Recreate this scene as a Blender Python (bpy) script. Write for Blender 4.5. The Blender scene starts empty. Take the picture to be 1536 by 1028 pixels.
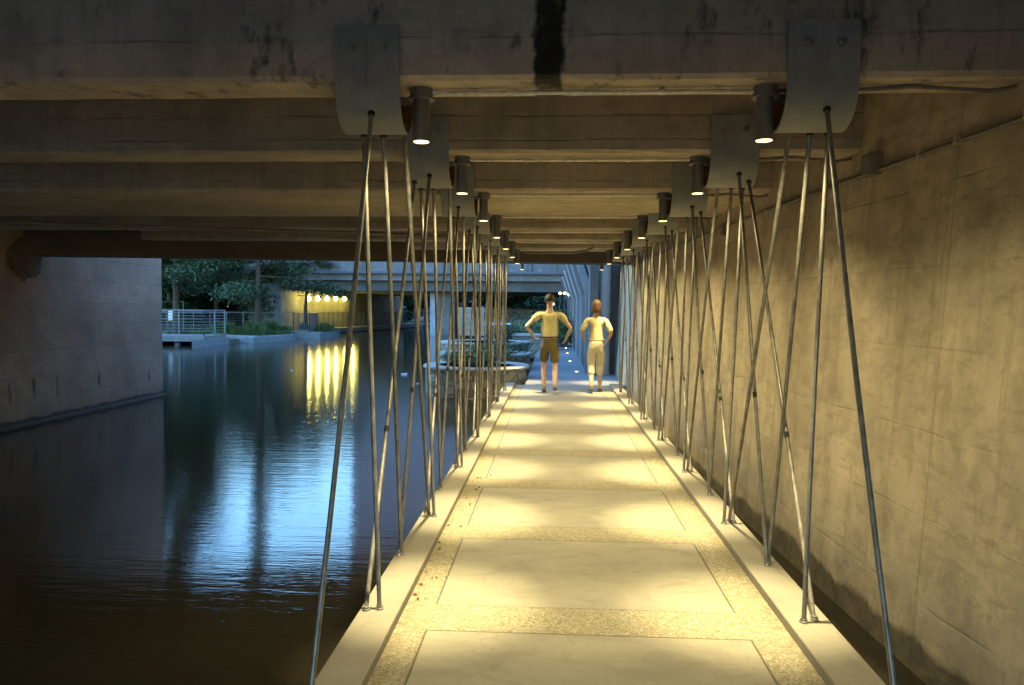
import bpy, bmesh, math, random
from math import sin, cos, pi, sqrt, radians, atan2
from mathutils import Vector, Matrix
random.seed(7)
sc = bpy.context.scene
col = sc.collection

# ------------------------------------------------------------------ camera
CAMH = 1.65
EXPO = 5.0; EK = 2**-EXPO          # exposure for a dusk scene; lamp powers are scaled to it
F_PX, YAW, PITCH, ROLL = 1130.0, .0539, .0452, .0081
cd = bpy.data.cameras.new('camera'); cam = bpy.data.objects.new('camera', cd); col.objects.link(cam)
cd.sensor_width = 36; cd.lens = 36 * F_PX / 1536; cd.clip_end = 3000; cd.clip_start = .05
Fv = Vector((-sin(YAW)*cos(PITCH), cos(YAW)*cos(PITCH), -sin(PITCH)))
R0 = Vector((cos(YAW), sin(YAW), 0)); U0 = R0.cross(Fv)
Rv = cos(ROLL)*R0 + sin(ROLL)*U0; Uv = -sin(ROLL)*R0 + cos(ROLL)*U0
m = Matrix((Rv, Uv, -Fv)).transposed().to_4x4(); m.translation = Vector((0, 0, CAMH))
cam.matrix_world = m
sc.camera = cam

# ------------------------------------------------------------------ helpers
class MB:
    def __init__(s): s.v = []; s.f = []
    def add(s, vs, fs):
        n = len(s.v); s.v += [tuple(v) for v in vs]; s.f += [tuple(i+n for i in f) for f in fs]; return s
    def box(s, x0, x1, y0, y1, z0, z1):
        vs = [(x, y, z) for x in (x0, x1) for y in (y0, y1) for z in (z0, z1)]
        return s.add(vs, [(0,1,3,2),(4,6,7,5),(0,4,5,1),(2,3,7,6),(0,2,6,4),(1,5,7,3)])
    def obox(s, c, sx, sy, sz, ang):
        b = []
        for x in (-sx/2, sx/2):
            for y in (-sy/2, sy/2):
                for z in (0, sz):
                    b.append((c[0]+x*cos(ang)-y*sin(ang), c[1]+x*sin(ang)+y*cos(ang), c[2]+z))
        return s.add(b, [(0,1,3,2),(4,6,7,5),(0,4,5,1),(2,3,7,6),(0,2,6,4),(1,5,7,3)])
    def tube(s, pts, r, n=10, cap=True):
        pts = [Vector(p) for p in pts]; rs = r if isinstance(r, (list, tuple)) else [r]*len(pts)
        base = len(s.v); prev = None
        for i, p in enumerate(pts):
            t = (pts[min(i+1, len(pts)-1)] - pts[max(i-1, 0)]).normalized()
            a = prev if prev is not None else (Vector((1,0,0)) if abs(t.x) < .9 else Vector((0,1,0)))
            a = (a - t*a.dot(t)).normalized(); prev = a; b = t.cross(a)
            for k in range(n):
                w = 2*pi*k/n; s.v.append(tuple(p + (a*cos(w)+b*sin(w))*rs[i]))
        for i in range(len(pts)-1):
            for k in range(n):
                a0 = base+i*n+k; a1 = base+i*n+(k+1) % n
                s.f.append((a0, a1, a1+n, a0+n))
        if cap:
            s.f.append(tuple(base+k for k in reversed(range(n))))
            s.f.append(tuple(base+(len(pts)-1)*n+k for k in range(n)))
        return s
    def lathe(s, prof, c, n=24, cap=True):   # prof (r, z) list, axis z
        base = len(s.v)
        for r, z in prof:
            for k in range(n):
                w = 2*pi*k/n; s.v.append((c[0]+r*cos(w), c[1]+r*sin(w), c[2]+z))
        for i in range(len(prof)-1):
            for k in range(n):
                a0 = base+i*n+k; a1 = base+i*n+(k+1) % n
                s.f.append((a0, a1, a1+n, a0+n))
        if cap:
            s.f.append(tuple(base+k for k in reversed(range(n))))
            s.f.append(tuple(base+(len(prof)-1)*n+k for k in range(n)))
        return s
    def prism(s, poly, z0, z1):
        n = len(poly); vs = [(x, y, z0) for x, y in poly]+[(x, y, z1) for x, y in poly]
        fs = [tuple(reversed(range(n))), tuple(range(n, 2*n))]+[(i, (i+1) % n, n+(i+1) % n, n+i) for i in range(n)]
        return s.add(vs, fs)
    def build(s, name, mat, parent=None, smooth=False, bevel=0, loc=None):
        me = bpy.data.meshes.new(name)
        vs = s.v
        if loc is not None: vs = [(a-loc[0], b-loc[1], c-loc[2]) for a, b, c in vs]
        me.from_pydata(vs, [], s.f); me.validate()
        b = bmesh.new(); b.from_mesh(me); bmesh.ops.recalc_face_normals(b, faces=b.faces)
        b.to_mesh(me); b.free()
        o = bpy.data.objects.new(name, me); col.objects.link(o)
        if mat: me.materials.append(mat)
        if loc is not None: o.location = loc
        if parent is not None: o.parent = parent
        if smooth:
            for p in me.polygons: p.use_smooth = True
            try: me.set_sharp_from_angle(angle=radians(40))
            except Exception: pass
        if bevel:
            md = o.modifiers.new('bevel', 'BEVEL'); md.width = bevel; md.segments = 2; md.limit_method = 'ANGLE'
        return o
def tag(o, label=None, cat=None, group=None, kind=None):
    if label: o['label'] = label
    if cat: o['category'] = cat
    if group: o['group'] = group
    if kind: o['kind'] = kind
    return o
def empty(name, loc, rz=0):
    o = bpy.data.objects.new(name, None); col.objects.link(o); o.location = loc; o.rotation_euler.z = rz
    o.empty_display_size = .1
    return o
def copy_tree(o, parent=None):
    c = o.copy(); col.objects.link(c)
    if parent is not None: c.parent = parent
    for ch in [x for x in col.objects if x.parent is o]: copy_tree(ch, c)
    return c
ORD = ['nearest', 'second', 'third', 'fourth', 'fifth', 'sixth', 'seventh', 'eighth', 'ninth']
ORD2 = ['first', 'second', 'third', 'fourth', 'fifth', 'sixth', 'seventh', 'eighth', 'ninth']

# ------------------------------------------------------------------ materials
class NT:
    def __init__(s, name):
        s.m = bpy.data.materials.new(name); s.m.use_nodes = True; s.t = s.m.node_tree; s.b = s.t.nodes['Principled BSDF']
    def n(s, typ, **kw):
        x = s.t.nodes.new(typ)
        for k, v in kw.items():
            if k in x.inputs: x.inputs[k].default_value = v
            else: setattr(x, k, v)
        return x
    def l(s, a, b): s.t.links.new(a, b)
    def coord(s, scale=(1,1,1), kind='Object'):
        tc = s.n('ShaderNodeTexCoord'); mp = s.n('ShaderNodeMapping'); mp.inputs['Scale'].default_value = scale
        s.l(tc.outputs[kind], mp.inputs['Vector']); return mp.outputs['Vector']
    def pos(s, scale=(1,1,1)):
        g = s.n('ShaderNodeNewGeometry'); mp = s.n('ShaderNodeMapping'); mp.inputs['Scale'].default_value = scale
        s.l(g.outputs['Position'], mp.inputs['Vector']); return mp.outputs['Vector']
    def noise(s, vec, scale, detail=6, rough=.6, dist=0):
        x = s.n('ShaderNodeTexNoise'); x.inputs['Scale'].default_value = scale; x.inputs['Detail'].default_value = detail
        x.inputs['Roughness'].default_value = rough; x.inputs['Distortion'].default_value = dist
        s.l(vec, x.inputs['Vector']); return x.outputs['Fac']
    def ramp(s, fac, stops):
        x = s.n('ShaderNodeValToRGB'); e = x.color_ramp.elements
        while len(e) < len(stops): e.new(.5)
        for el, (p, c) in zip(e, stops):
            el.position = p; el.color = (c, c, c, 1) if isinstance(c, (int, float)) else (*c, 1)
        s.l(fac, x.inputs['Fac']); return x.outputs['Color']
    def math(s, op, a, b=None, c=None, clamp=False):
        x = s.n('ShaderNodeMath'); x.operation = op; x.use_clamp = clamp
        for i, v in enumerate((a, b, c)):
            if v is None: continue
            if isinstance(v, (int, float)): x.inputs[i].default_value = v
            else: s.l(v, x.inputs[i])
        return x.outputs[0]
    def mix(s, fac, a, b, mode='MIX'):
        x = s.n('ShaderNodeMix'); x.data_type = 'RGBA'; x.blend_type = mode
        for sock, v in ((x.inputs['Factor'], fac), (x.inputs['A'], a), (x.inputs['B'], b)) if False else ((x.inputs[0], fac), (x.inputs[6], a), (x.inputs[7], b)):
            if isinstance(v, (int, float)): sock.default_value = v if sock.type == 'VALUE' else (v, v, v, 1)
            elif isinstance(v, tuple): sock.default_value = (*v, 1)
            else: s.l(v, sock)
        return x.outputs[2]
    def bump(s, h, strength, dist=.01, normal=None):
        x = s.n('ShaderNodeBump'); x.inputs['Strength'].default_value = strength; x.inputs['Distance'].default_value = dist
        s.l(h, x.inputs['Height'])
        if normal: s.l(normal, x.inputs['Normal'])
        return x.outputs['Normal']
    def sep(s, vec):
        x = s.n('ShaderNodeSeparateXYZ'); s.l(vec, x.inputs[0]); return x.outputs
def simple(name, c, rough=.6, metal=0, var=.15, scale=8, bump=.1):
    t = NT(name); v = t.coord(); n = t.noise(v, scale)
    lo = tuple(x*(1-var) for x in c); hi = tuple(min(1, x*(1+var)) for x in c)
    t.l(t.ramp(n, [(.3, lo), (.7, hi)]), t.b.inputs['Base Color'])
    t.b.inputs['Roughness'].default_value = rough; t.b.inputs['Metallic'].default_value = metal
    if bump: t.l(t.bump(n, bump), t.b.inputs['Normal'])
    return t.m
def emis(name, c, s, base=(.02,.02,.02)):
    t = NT(name); t.b.inputs['Base Color'].default_value = (*base, 1)
    t.b.inputs['Emission Color'].default_value = (*c, 1); t.b.inputs['Emission Strength'].default_value = s*EK
    return t.m

def concrete(name, c, boards=None, axis=2, var=.35, stain=.5, wet=None, streak=0, rough=.9, extra=None, lw=.65):
    """board-formed concrete. boards = board height; wet = (z0, z1) of a dark algae band"""
    t = NT(name); P = t.pos()
    xyz = t.sep(P)
    big = t.noise(P, .9, 5, .62, .3); mid = t.noise(P, 4.5, 8, .68, .4); fine = t.noise(P, 38, 5, .7)
    lo = tuple(x*(1-var) for x in c); hi = tuple(x*(1+var*.6) for x in c)
    colr = t.ramp(big, [(.32, lo), (.66, hi)])
    colr = t.mix(t.math('MULTIPLY', t.ramp(mid, [(.45, 0.), (.62, 1.)]), stain*.7), colr, tuple(x*.55 for x in c))
    sp = t.noise(t.pos((1.2, 1.2, 5.5)), 3.2, 6, .75)          # blotches pulled along the boards
    colr = t.mix(t.math('MULTIPLY', t.ramp(sp, [(.54, 0.), (.64, 1.)]), stain*.55), colr, (c[0]*.45, c[1]*.43, c[2]*.42))
    colr = t.mix(t.math('MULTIPLY', t.ramp(fine, [(.3, 1.), (.5, 0.)]), .35), colr, tuple(x*.6 for x in c))
    h = t.math('ADD', t.math('MULTIPLY', mid, .5), t.math('MULTIPLY', fine, .35))
    if boards:
        wob = t.math('MULTIPLY', t.math('SUBTRACT', t.noise(P, 1.5, 3), .5), .05)
        bz = t.math('DIVIDE', t.math('ADD', xyz[axis], wob), boards)
        fr = t.math('FRACT', bz); d = t.math('MINIMUM', fr, t.math('SUBTRACT', 1., fr))
        line = t.ramp(t.math('MULTIPLY', d, boards*10), [(.0, 1.), (.11, 0.)])
        gate = t.ramp(t.noise(P, 1.9, 3), [(.42, .1), (.6, 1.)])
        ln = t.math('MULTIPLY', line, gate)
        colr = t.mix(t.math('MULTIPLY', ln, lw), colr, tuple(x*.35 for x in c))
        h = t.math('SUBTRACT', h, t.math('MULTIPLY', ln, lw*1.2))
        wn = t.n('ShaderNodeTexWhiteNoise'); wn.noise_dimensions = '1D'; t.l(t.math('FLOOR', bz), wn.inputs['W'])
        colr = t.mix(t.math('MULTIPLY', wn.outputs['Value'], .22), colr, tuple(x*.6 for x in c))
    if streak:
        st = t.noise(t.pos((5, 5, .35)), 2.2, 4, .6)
        colr = t.mix(t.math('MULTIPLY', t.ramp(st, [(.5, 0.), (.68, 1.)]), streak), colr, tuple(x*.4 for x in c))
    if wet:
        e = t.math('ADD', xyz[2], t.math('MULTIPLY', t.math('SUBTRACT', t.noise(P, 2.6, 5, .6), .5), (wet[1]-wet[0])*1.0))
        mr = t.n('ShaderNodeMapRange'); t.l(e, mr.inputs['Value'])
        mr.inputs['From Min'].default_value = wet[0]+(wet[1]-wet[0])*.82; mr.inputs['From Max'].default_value = wet[1]
        mr.inputs['To Min'].default_value = 1; mr.inputs['To Max'].default_value = 0
        colr = t.mix(t.math('MULTIPLY', mr.outputs[0], .93), colr, (.022, .021, .016))
        mr2 = t.n('ShaderNodeMapRange'); t.l(e, mr2.inputs['Value'])
        mr2.inputs['From Min'].default_value = wet[1]; mr2.inputs['From Max'].default_value = wet[1]+.3
        mr2.inputs['To Min'].default_value = .45; mr2.inputs['To Max'].default_value = 0
        dn = t.ramp(t.noise(P, 7, 6, .7), [(.35, .2), (.6, 1.)])
        colr = t.mix(t.math('MULTIPLY', mr2.outputs[0], dn), colr, tuple(x*.38 for x in c))
    if extra: colr = extra(t, xyz, P, colr)
    t.l(colr, t.b.inputs['Base Color']); t.b.inputs['Roughness'].default_value = rough
    t.l(t.bump(h, .6, .012), t.b.inputs['Normal'])
    return t.m

def vseams(t, xyz, P, colr):       # vertical pour joints on the right wall
    fr = t.math('FRACT', t.math('DIVIDE', t.math('ADD', xyz[1], .35), 2.35))
    d = t.math('MINIMUM', fr, t.math('SUBTRACT', 1., fr))
    ln = t.ramp(t.math('MULTIPLY', d, 23.5), [(0., 1.), (.07, 0.)])
    colr = t.mix(t.math('MULTIPLY', ln, .5), colr, (.07, .055, .03))
    # tie holes and knocks
    v = t.n('ShaderNodeTexVoronoi'); v.inputs['Scale'].default_value = 4.2; t.l(P, v.inputs['Vector'])
    colr = t.mix(t.ramp(v.outputs['Distance'], [(.012, .8), (.05, 0.)]), colr, (.05, .04, .025))
    v2 = t.n('ShaderNodeTexVoronoi'); v2.inputs['Scale'].default_value = 22; t.l(P, v2.inputs['Vector'])
    pit = t.math('MULTIPLY', t.ramp(v2.outputs['Distance'], [(.06, .8), (.13, 0.)]), t.ramp(t.noise(P, 1.7, 4), [(.48, 0.), (.6, 1.)]))
    colr = t.mix(pit, colr, (.10, .08, .05))
    cl = t.noise(t.pos((1, 1, 1.6)), 2.1, 10, .78, .8)
    colr = t.mix(t.math('MULTIPLY', t.ramp(cl, [(.52, 0.), (.585, 1.)]), .3), colr, (.27, .225, .155))
    run = t.noise(t.pos((1, 3.2, .22)), 2.6, 6, .7)
    return t.mix(t.math('MULTIPLY', t.ramp(run, [(.54, 0.), (.62, 1.)]), .3), colr, (.24, .19, .12))
def facestain(t, xyz, P, colr):    # black mossy run down the first beam + pale efflorescence
    w = t.math('ADD', xyz[0], t.math('MULTIPLY', t.math('SUBTRACT', t.noise(P, 7, 5, .65), .5), .13))
    a = t.math('ABSOLUTE', t.math('ADD', w, .03))
    mk = t.ramp(t.math('MULTIPLY', a, 10), [(.62, 1.), (.86, 0.)])
    colr = t.mix(t.math('MULTIPLY', mk, .95), colr, (.006, .007, .003))
    st = t.noise(t.pos((2.2, 2.2, .8)), 2.4, 6, .7)
    colr = t.mix(t.math('MULTIPLY', t.ramp(st, [(.5, 0.), (.7, .5)]), 1.), colr, (.62, .54, .45))
    st2 = t.noise(t.pos((1.6, 1.6, .7)), 3.7, 7, .75)
    return t.mix(t.math('MULTIPLY', t.ramp(st2, [(.55, 0.), (.66, .8)]), 1.), colr, (.035, .035, .022))
def slits(t, xyz, P, colr):        # row of rust-dark weep marks low on the left abutment
    yy = t.math('ADD', t.math('DIVIDE', xyz[1], .62), t.math('MULTIPLY', t.noise(P, .8, 2), .6))
    fr = t.math('ABSOLUTE', t.math('SUBTRACT', t.math('FRACT', yy), .5))
    a = t.ramp(t.math('ADD', fr, t.math('MULTIPLY', t.noise(P, 9, 3), .05)), [(.06, 1.), (.1, 0.)])
    z = t.math('ABSOLUTE', t.math('SUBTRACT', xyz[2], t.math('ADD', .02, t.math('MULTIPLY', t.noise(P, 1.3, 2), .35))))
    b = t.ramp(z, [(.14, 1.), (.2, 0.)])
    return t.mix(t.math('MULTIPLY', t.math('MULTIPLY', a, b), t.ramp(t.noise(P, 1.1, 3), [(.4, .05), (.6, .75)])), colr, (.06, .035, .02))

M = {}
M['wall'] = concrete('wall_concrete', (.54, .46, .335), boards=.48, wet=(-.45, -.2), stain=.8, var=.32, lw=.34, extra=vseams)
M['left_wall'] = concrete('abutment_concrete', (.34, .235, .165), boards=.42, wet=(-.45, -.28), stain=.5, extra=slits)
M['beam'] = concrete('beam_concrete', (.52, .44, .33), boards=.17, stain=.6, streak=.25, var=.3)
M['beam_front'] = concrete('stained_beam_concrete', (.58, .49, .39), boards=.3, stain=.7, streak=.3, extra=facestain)
M['soffit'] = concrete('board_marked_concrete', (.52, .44, .30), boards=.12, axis=1, stain=.6, var=.3)
M['dark_beam'] = concrete('dark_brown_concrete', (.14, .105, .07), stain=.4, var=.25)  # plain dark brown concrete for the end beam and broken patch
M['outer_concrete'] = concrete('weathered_concrete', (.225, .225, .225), stain=.55, streak=.6)
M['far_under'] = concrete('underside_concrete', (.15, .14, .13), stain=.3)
M['tan_wall'] = concrete('tan_concrete', (.27, .235, .18), boards=.35, stain=.4)
M['pillar'] = concrete('rough_pillar_concrete', (.19, .215, .20), boards=.5, stain=.8, var=.5)
M['smooth_col'] = concrete('smooth_column_concrete', (.46, .49, .53), stain=.2, streak=.35, var=.2)
M['kerb'] = concrete('kerb_concrete', (.27, .25, .205), stain=.18, var=.18)
M['path'] = concrete('path_concrete', (.24, .245, .25), boards=1.6, axis=1, stain=.25, var=.15)
M['brown_panel'] = concrete('brown_panel_concrete', (.085, .065, .055), stain=.4)

def deck_mat():
    t = NT('deck_paving'); P = t.pos(); xyz = t.sep(P)
    Ys, Ps, ws = 3.7611, 1.5476, .3342
    XL, XR = -.6308, 1.0094
    # u = distance beyond a panel's near edge; panel spans 0..Ps-ws  (near edge of panel i at Ys + i*Ps - (Ps-ws))
    u = t.math('MULTIPLY', t.math('FRACT', t.math('DIVIDE', t.math('ADD', xyz[1], -(Ys-(Ps-ws))+Ps*10), Ps)), Ps)
    dy = t.math('MINIMUM', u, t.math('SUBTRACT', Ps-ws, u))           # >0 inside
    dx = t.math('MINIMUM', t.math('SUBTRACT', xyz[0], XL), t.math('SUBTRACT', XR, xyz[0]))
    d = t.math('MINIMUM', dx, dy)
    wob = t.math('MULTIPLY', t.math('SUBTRACT', t.noise(P, 30, 3), .5), .006)
    d = t.math('ADD', d, wob)
    inside = t.ramp(t.math('ADD', t.math('MULTIPLY', d, 50), .5), [(.45, 0.), (.55, 1.)])
    groove = t.ramp(t.math('ABSOLUTE', d), [(.002, 1.), (.006, 0.)])
    # the near part of the last strips has a second, faint joint (half width)
    big = t.noise(P, 1.7, 6, .65, .4); swirl = t.noise(t.pos((1, 2.2, 1)), 2.3, 8, .7, 1.2); fine = t.noise(P, 60, 4, .7)
    smooth = t.ramp(swirl, [(.32, (.235, .21, .16)), (.5, (.30, .275, .215)), (.7, (.345, .32, .25))])
    smooth = t.mix(t.math('MULTIPLY', t.ramp(big, [(.5, 0.), (.64, 1.)]), .35), smooth, (.19, .175, .14))
    smooth = t.mix(t.math('MULTIPLY', t.ramp(fine, [(.36, 1.), (.46, 0.)]), .2), smooth, (.25, .22, .15))
    wn = t.n('ShaderNodeTexWhiteNoise'); wn.noise_dimensions = '1D'
    t.l(t.math('FLOOR', t.math('DIVIDE', t.math('ADD', xyz[1], -(Ys-(Ps-ws))+Ps*10), Ps)), wn.inputs['W'])
    smooth = t.mix(t.math('MULTIPLY', wn.outputs['Value'], .28), smooth, (.20, .185, .15))
    sc1 = t.noise(t.pos((3.5, 1, 1)), 3.1, 9, .8, 2.0)
    smooth = t.mix(t.math('MULTIPLY', t.ramp(sc1, [(.56, 0.), (.63, 1.)]), .38), smooth, (.16, .145, .11))
    crk = t.n('ShaderNodeTexVoronoi'); crk.feature = 'DISTANCE_TO_EDGE'; crk.inputs['Scale'].default_value = .55
    wv = t.n('ShaderNodeVectorMath'); wv.operation = 'ADD'; nz = t.n('ShaderNodeTexNoise'); nz.inputs['Scale'].default_value = 3; nz.inputs['Detail'].default_value = 6
    t.l(P, nz.inputs['Vector']); t.l(nz.outputs['Color'], wv.inputs[0]); t.l(P, wv.inputs[1]); t.l(wv.outputs[0], crk.inputs['Vector'])
    smooth = t.mix(t.math('MULTIPLY', t.ramp(crk.outputs['Distance'], [(.001, 1.), (.003, 0.)]), .28), smooth, (.08, .07, .045))
    vo = t.n('ShaderNodeTexVoronoi'); vo.inputs['Scale'].default_value = 85; t.l(P, vo.inputs['Vector'])
    hs = t.sep(vo.outputs['Color'])
    agg = t.ramp(hs[0], [(0., (.20, .15, .075)), (.22, (.28, .235, .14)), (.55, (.34, .31, .225)), (.9, (.42, .395, .32))])
    agg = t.mix(t.math('MULTIPLY', t.ramp(vo.outputs['Distance'], [(.35, 0.), (.62, 1.)]), .6), agg, (.22, .19, .12))
    agg = t.mix(t.math('MULTIPLY', t.ramp(t.noise(P, 5, 5), [(.45, 0.), (.65, 1.)]), .35), agg, (.24, .21, .14))
    c = t.mix(inside, agg, smooth)
    c = t.mix(t.math('MULTIPLY', groove, .85), c, (.05, .04, .02))
    # dirt along the kerb foot
    ex = t.math('MINIMUM', t.math('ADD', xyz[0], .795), t.math('SUBTRACT', 1.224, xyz[0]))
    dirt = t.math('MULTIPLY', t.ramp(ex, [(.0, 1.), (.10, 0.)]), t.ramp(t.noise(P, 14, 5, .7), [(.42, 0.), (.56, 1.)]))
    c = t.mix(t.math('MULTIPLY', dirt, .6), c, (.13, .10, .05))
    t.l(c, t.b.inputs['Base Color'])
    t.l(t.ramp(inside, [(0, .85), (1, .6)]), t.b.inputs['Roughness'])
    h = t.math('ADD', t.math('MULTIPLY', t.math('SUBTRACT', 1., inside), t.math('MULTIPLY', vo.outputs['Distance'], -1.2)), t.math('MULTIPLY', fine, .15))
    h = t.math('SUBTRACT', h, t.math('MULTIPLY', groove, 1.5))
    t.l(t.bump(h, .6, .004), t.b.inputs['Normal'])
    return t.m
M['deck'] = deck_mat()

def water_mat():
    t = NT('river_water')
    t.b.inputs['Base Color'].default_value = (.026, .023, .014, 1)
    t.b.inputs['Roughness'].default_value = .062; t.b.inputs['IOR'].default_value = 1.52
    n1 = t.noise(t.pos((.4, 2.6, 1)), 3.4, 4, .55, .3)
    n2 = t.noise(t.pos((.45, 2.4, 1)), 13, 3, .5, .2)
    n3 = t.noise(t.pos((.6, 2.0, 1)), 30, 2, .5, .1)
    h = t.math('ADD', t.math('MULTIPLY', n1, .42), t.math('ADD', t.math('MULTIPLY', n2, .14), t.math('MULTIPLY', n3, .05)))
    t.l(t.bump(h, .21, .03), t.b.inputs['Normal'])
    return t.m
M['water'] = water_mat()

def steel_mat():
    t = NT('rod_steel'); P = t.pos(); n = t.noise(t.pos((1,1,.4)), 26, 5, .7)
    t.l(t.ramp(n, [(.35, (.14, .13, .115)), (.6, (.28, .265, .235)), (.75, (.38, .355, .31))]), t.b.inputs['Base Color'])
    t.b.inputs['Metallic'].default_value = .35; t.b.inputs['Roughness'].default_value = .4
    t.l(t.bump(n, .3, .003), t.b.inputs['Normal']); return t.m
M['rod'] = steel_mat()
M['coupler'] = simple('coupler_steel', (.03, .028, .025), .5, .5)
def plate_mat():
    t = NT('strap_paint'); P = t.coord(); n = t.noise(P, 7, 6, .6); n2 = t.noise(P, 60, 4, .7)
    c = t.ramp(n, [(.3, (.24, .255, .245)), (.7, (.34, .355, .335))])
    c = t.mix(t.math('MULTIPLY', t.ramp(n2, [(.62, 0.), (.72, 1.)]), .5), c, (.10, .075, .05))
    c = t.mix(t.math('MULTIPLY', t.ramp(t.noise(t.coord((6, 6, .5)), 3, 4), [(.5, 0.), (.7, 1.)]), .3), c, (.22, .21, .18))
    t.l(c, t.b.inputs['Base Color']); t.b.inputs['Roughness'].default_value = .55; t.b.inputs['Metallic'].default_value = .1
    t.l(t.bump(n2, .15, .004), t.b.inputs['Normal']); return t.m
M['plate'] = plate_mat()
M['rust'] = simple('rusty_steel', (.16, .075, .03), .85, 0, .4, 20, .3)
M['bolt'] = simple('galvanised_bolt', (.34, .32, .29), .35, .8)
M['lamp_body'] = simple('lamp_paint', (.17, .168, .165), .5, .2)
M['conduit'] = simple('galvanised_conduit', (.6, .55, .45), .38, .4, .25, 30)
M['dull_conduit'] = simple('dull_conduit', (.20, .18, .15), .6, .3, .25, 20)
M['lens'] = emis('lamp_lens', (1, .74, .30), 5)
M['small_lens'] = emis('small_lens', (1, .72, .35), 9)
M['bulb_far'] = emis('flood_bulb', (1, .86, .20), 85)
M['rail'] = simple('painted_rail', (.20, .21, .215), .5, .2, .12)
M['dark_rail'] = simple('dark_rail', (.10, .12, .15), .5, .2)
M['wood'] = simple('grey_boards', (.20, .185, .165), .8, 0, .3, 12)
M['bark'] = simple('bark', (.075, .055, .04), .95, 0, .35, 12, .5)
def leaf(name, a, b):
    t = NT(name); g = t.n('ShaderNodeNewGeometry')
    n = t.noise(t.pos(), .9, 3); r = t.math('MULTIPLY_ADD', g.outputs['Random Per Island'], .5, t.math('MULTIPLY', n, .5))
    t.l(t.ramp(r, [(.2, a), (.75, b)]), t.b.inputs['Base Color']); t.b.inputs['Roughness'].default_value = .7
    t.b.inputs['Specular IOR Level'].default_value = .2
    return t.m
M['cypress'] = leaf('cypress_leaves', (.028, .05, .026), (.085, .125, .06))
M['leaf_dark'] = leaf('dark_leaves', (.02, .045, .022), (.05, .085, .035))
M['leaf_bright'] = leaf('shrub_leaves', (.06, .11, .03), (.14, .21, .06))
M['grass'] = leaf('grass_blades', (.05, .085, .03), (.11, .16, .055))
M['ground'] = simple('bank_soil', (.10, .10, .075), .95, 0, .3, 1.5)
M['bed'] = simple('river_bed', (.05, .045, .03), .95)
def stone_mat():
    t = NT('stone_masonry'); P = t.pos((1, 1, 1.5))
    v = t.n('ShaderNodeTexVoronoi'); v.feature = 'DISTANCE_TO_EDGE'; v.inputs['Scale'].default_value = 3.6; t.l(P, v.inputs['Vector'])
    v2 = t.n('ShaderNodeTexVoronoi'); v2.inputs['Scale'].default_value = 3.6; t.l(P, v2.inputs['Vector'])
    c = t.ramp(t.sep(v2.outputs['Color'])[0], [(0, (.22, .19, .15)), (.5, (.36, .32, .26)), (1, (.48, .44, .37))])
    c = t.mix(t.ramp(v.outputs['Distance'], [(.02, 1.), (.06, 0.)]), c, (.10, .09, .07))
    c = t.mix(t.math('MULTIPLY', t.noise(t.pos(), 14, 5), .5), c, (.2, .18, .14))
    t.l(c, t.b.inputs['Base Color']); t.b.inputs['Roughness'].default_value = .9
    t.l(t.bump(t.ramp(v.outputs['Distance'], [(0, 0.), (.1, 1.)]), .6, .02), t.b.inputs['Normal']); return t.m
M['stone'] = stone_mat()
M['capstone'] = simple('cap_stone', (.40, .38, .34), .85, 0, .25, 6, .3)
M['block'] = simple('pale_stone', (.20, .21, .215), .9, 0, .25, 5, .3)
M['sign'] = simple('tan_board', (.50, .40, .28), .7, 0, .08, 6)
M['sign_ink'] = simple('faded_ink', (.40, .31, .21), .7)
M['boat_white'] = simple('boat_white', (.70, .74, .80), .4, 0, .06)
M['boat_blue'] = simple('boat_blue', (.14, .24, .38), .4)
M['mirror'] = simple('building_cladding', (.24, .27, .36), .6, 0, .2, .4)
M['window'] = simple('window_glass', (.05, .06, .08), .1)
M['litter'] = simple('white_foam', (.5, .5, .53), .5)
M['leaf_litter'] = simple('dead_leaf', (.075, .035, .018), .8)

# ------------------------------------------------------------------ key measures
P_ = 1.7762; Y1 = 3.9584; YA = 3.8776
SOF = 2.79; WATER = -.40; WALLX = 2.05; LWX = -8.95
KL, KR = -.7952, 1.2238; KLo, KRo = -1.0, 1.44; KH = .055
TOPZ = 3.55; END = 16.35

# ------------------------------------------------------------------ water, land
tag(MB().box(-600, 600, -300, 1500, -2.6, -2.5).build('riverbed', M['bed']), kind='structure')
w = MB(); w.add([(-400, -60, WATER), (400, -60, WATER), (400, 900, WATER), (-400, 900, WATER)], [(0, 1, 2, 3)])
tag(w.build('water', M['water']), kind='structure')
# left bank (beyond the abutment), far bank, right bank
g = MB()
g.prism([(-400, 40), (-17.5, 40), (-17.5, 41.2), (-20.5, 43.5), (-20.2, 44.95), (-17.8, 44.85), (-16.8, 48.2), (-17.2, 50.5), (-18.0, 53), (-16.2, 52.2), (-16.1, 55.6), (-17.4, 56.6), (-14.4, 80), (-6, 92), (30, 92), (400, 92), (400, 900), (-400, 900)], -2.6, -.16)
tag(g.build('ground', M['ground']), kind='structure')
g = MB(); g.prism([(-.62, 16.75), (-.62, 30), (-3.5, 38), (-6, 92), (400, 92), (400, -60), (WALLX+.9, -60), (WALLX+.9, 16.6), (WALLX+.2, 16.75)], -2.6, -.05)
tag(g.build('ground', M['ground']), kind='structure')
g = MB(); g.prism([(-400, -60), (LWX-1.2, -60), (LWX-1.2, 16.5), (-21.5, 33.4), (-400, 33.4)], -2.6, 1.2)
tag(g.build('ground', M['ground']), kind='structure')

# ------------------------------------------------------------------ walkway
d = MB().box(KLo, KRo, -4, 16.25, -.2, 0)
tag(d.build('walkway', M['deck']), kind='structure')
for (a, b) in ((KLo-.004, KL), (KR, KRo+.004)):
    tag(MB().box(a, b, -4, 16.2, -.204, KH).build('kerb', M['kerb'], bevel=.008), kind='structure')
# path beyond the walkway
p = MB(); p.box(-.58, 1.9, 16.26, 60, -.3, -.006)
tag(p.build('path', M['path']), kind='structure')
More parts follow.
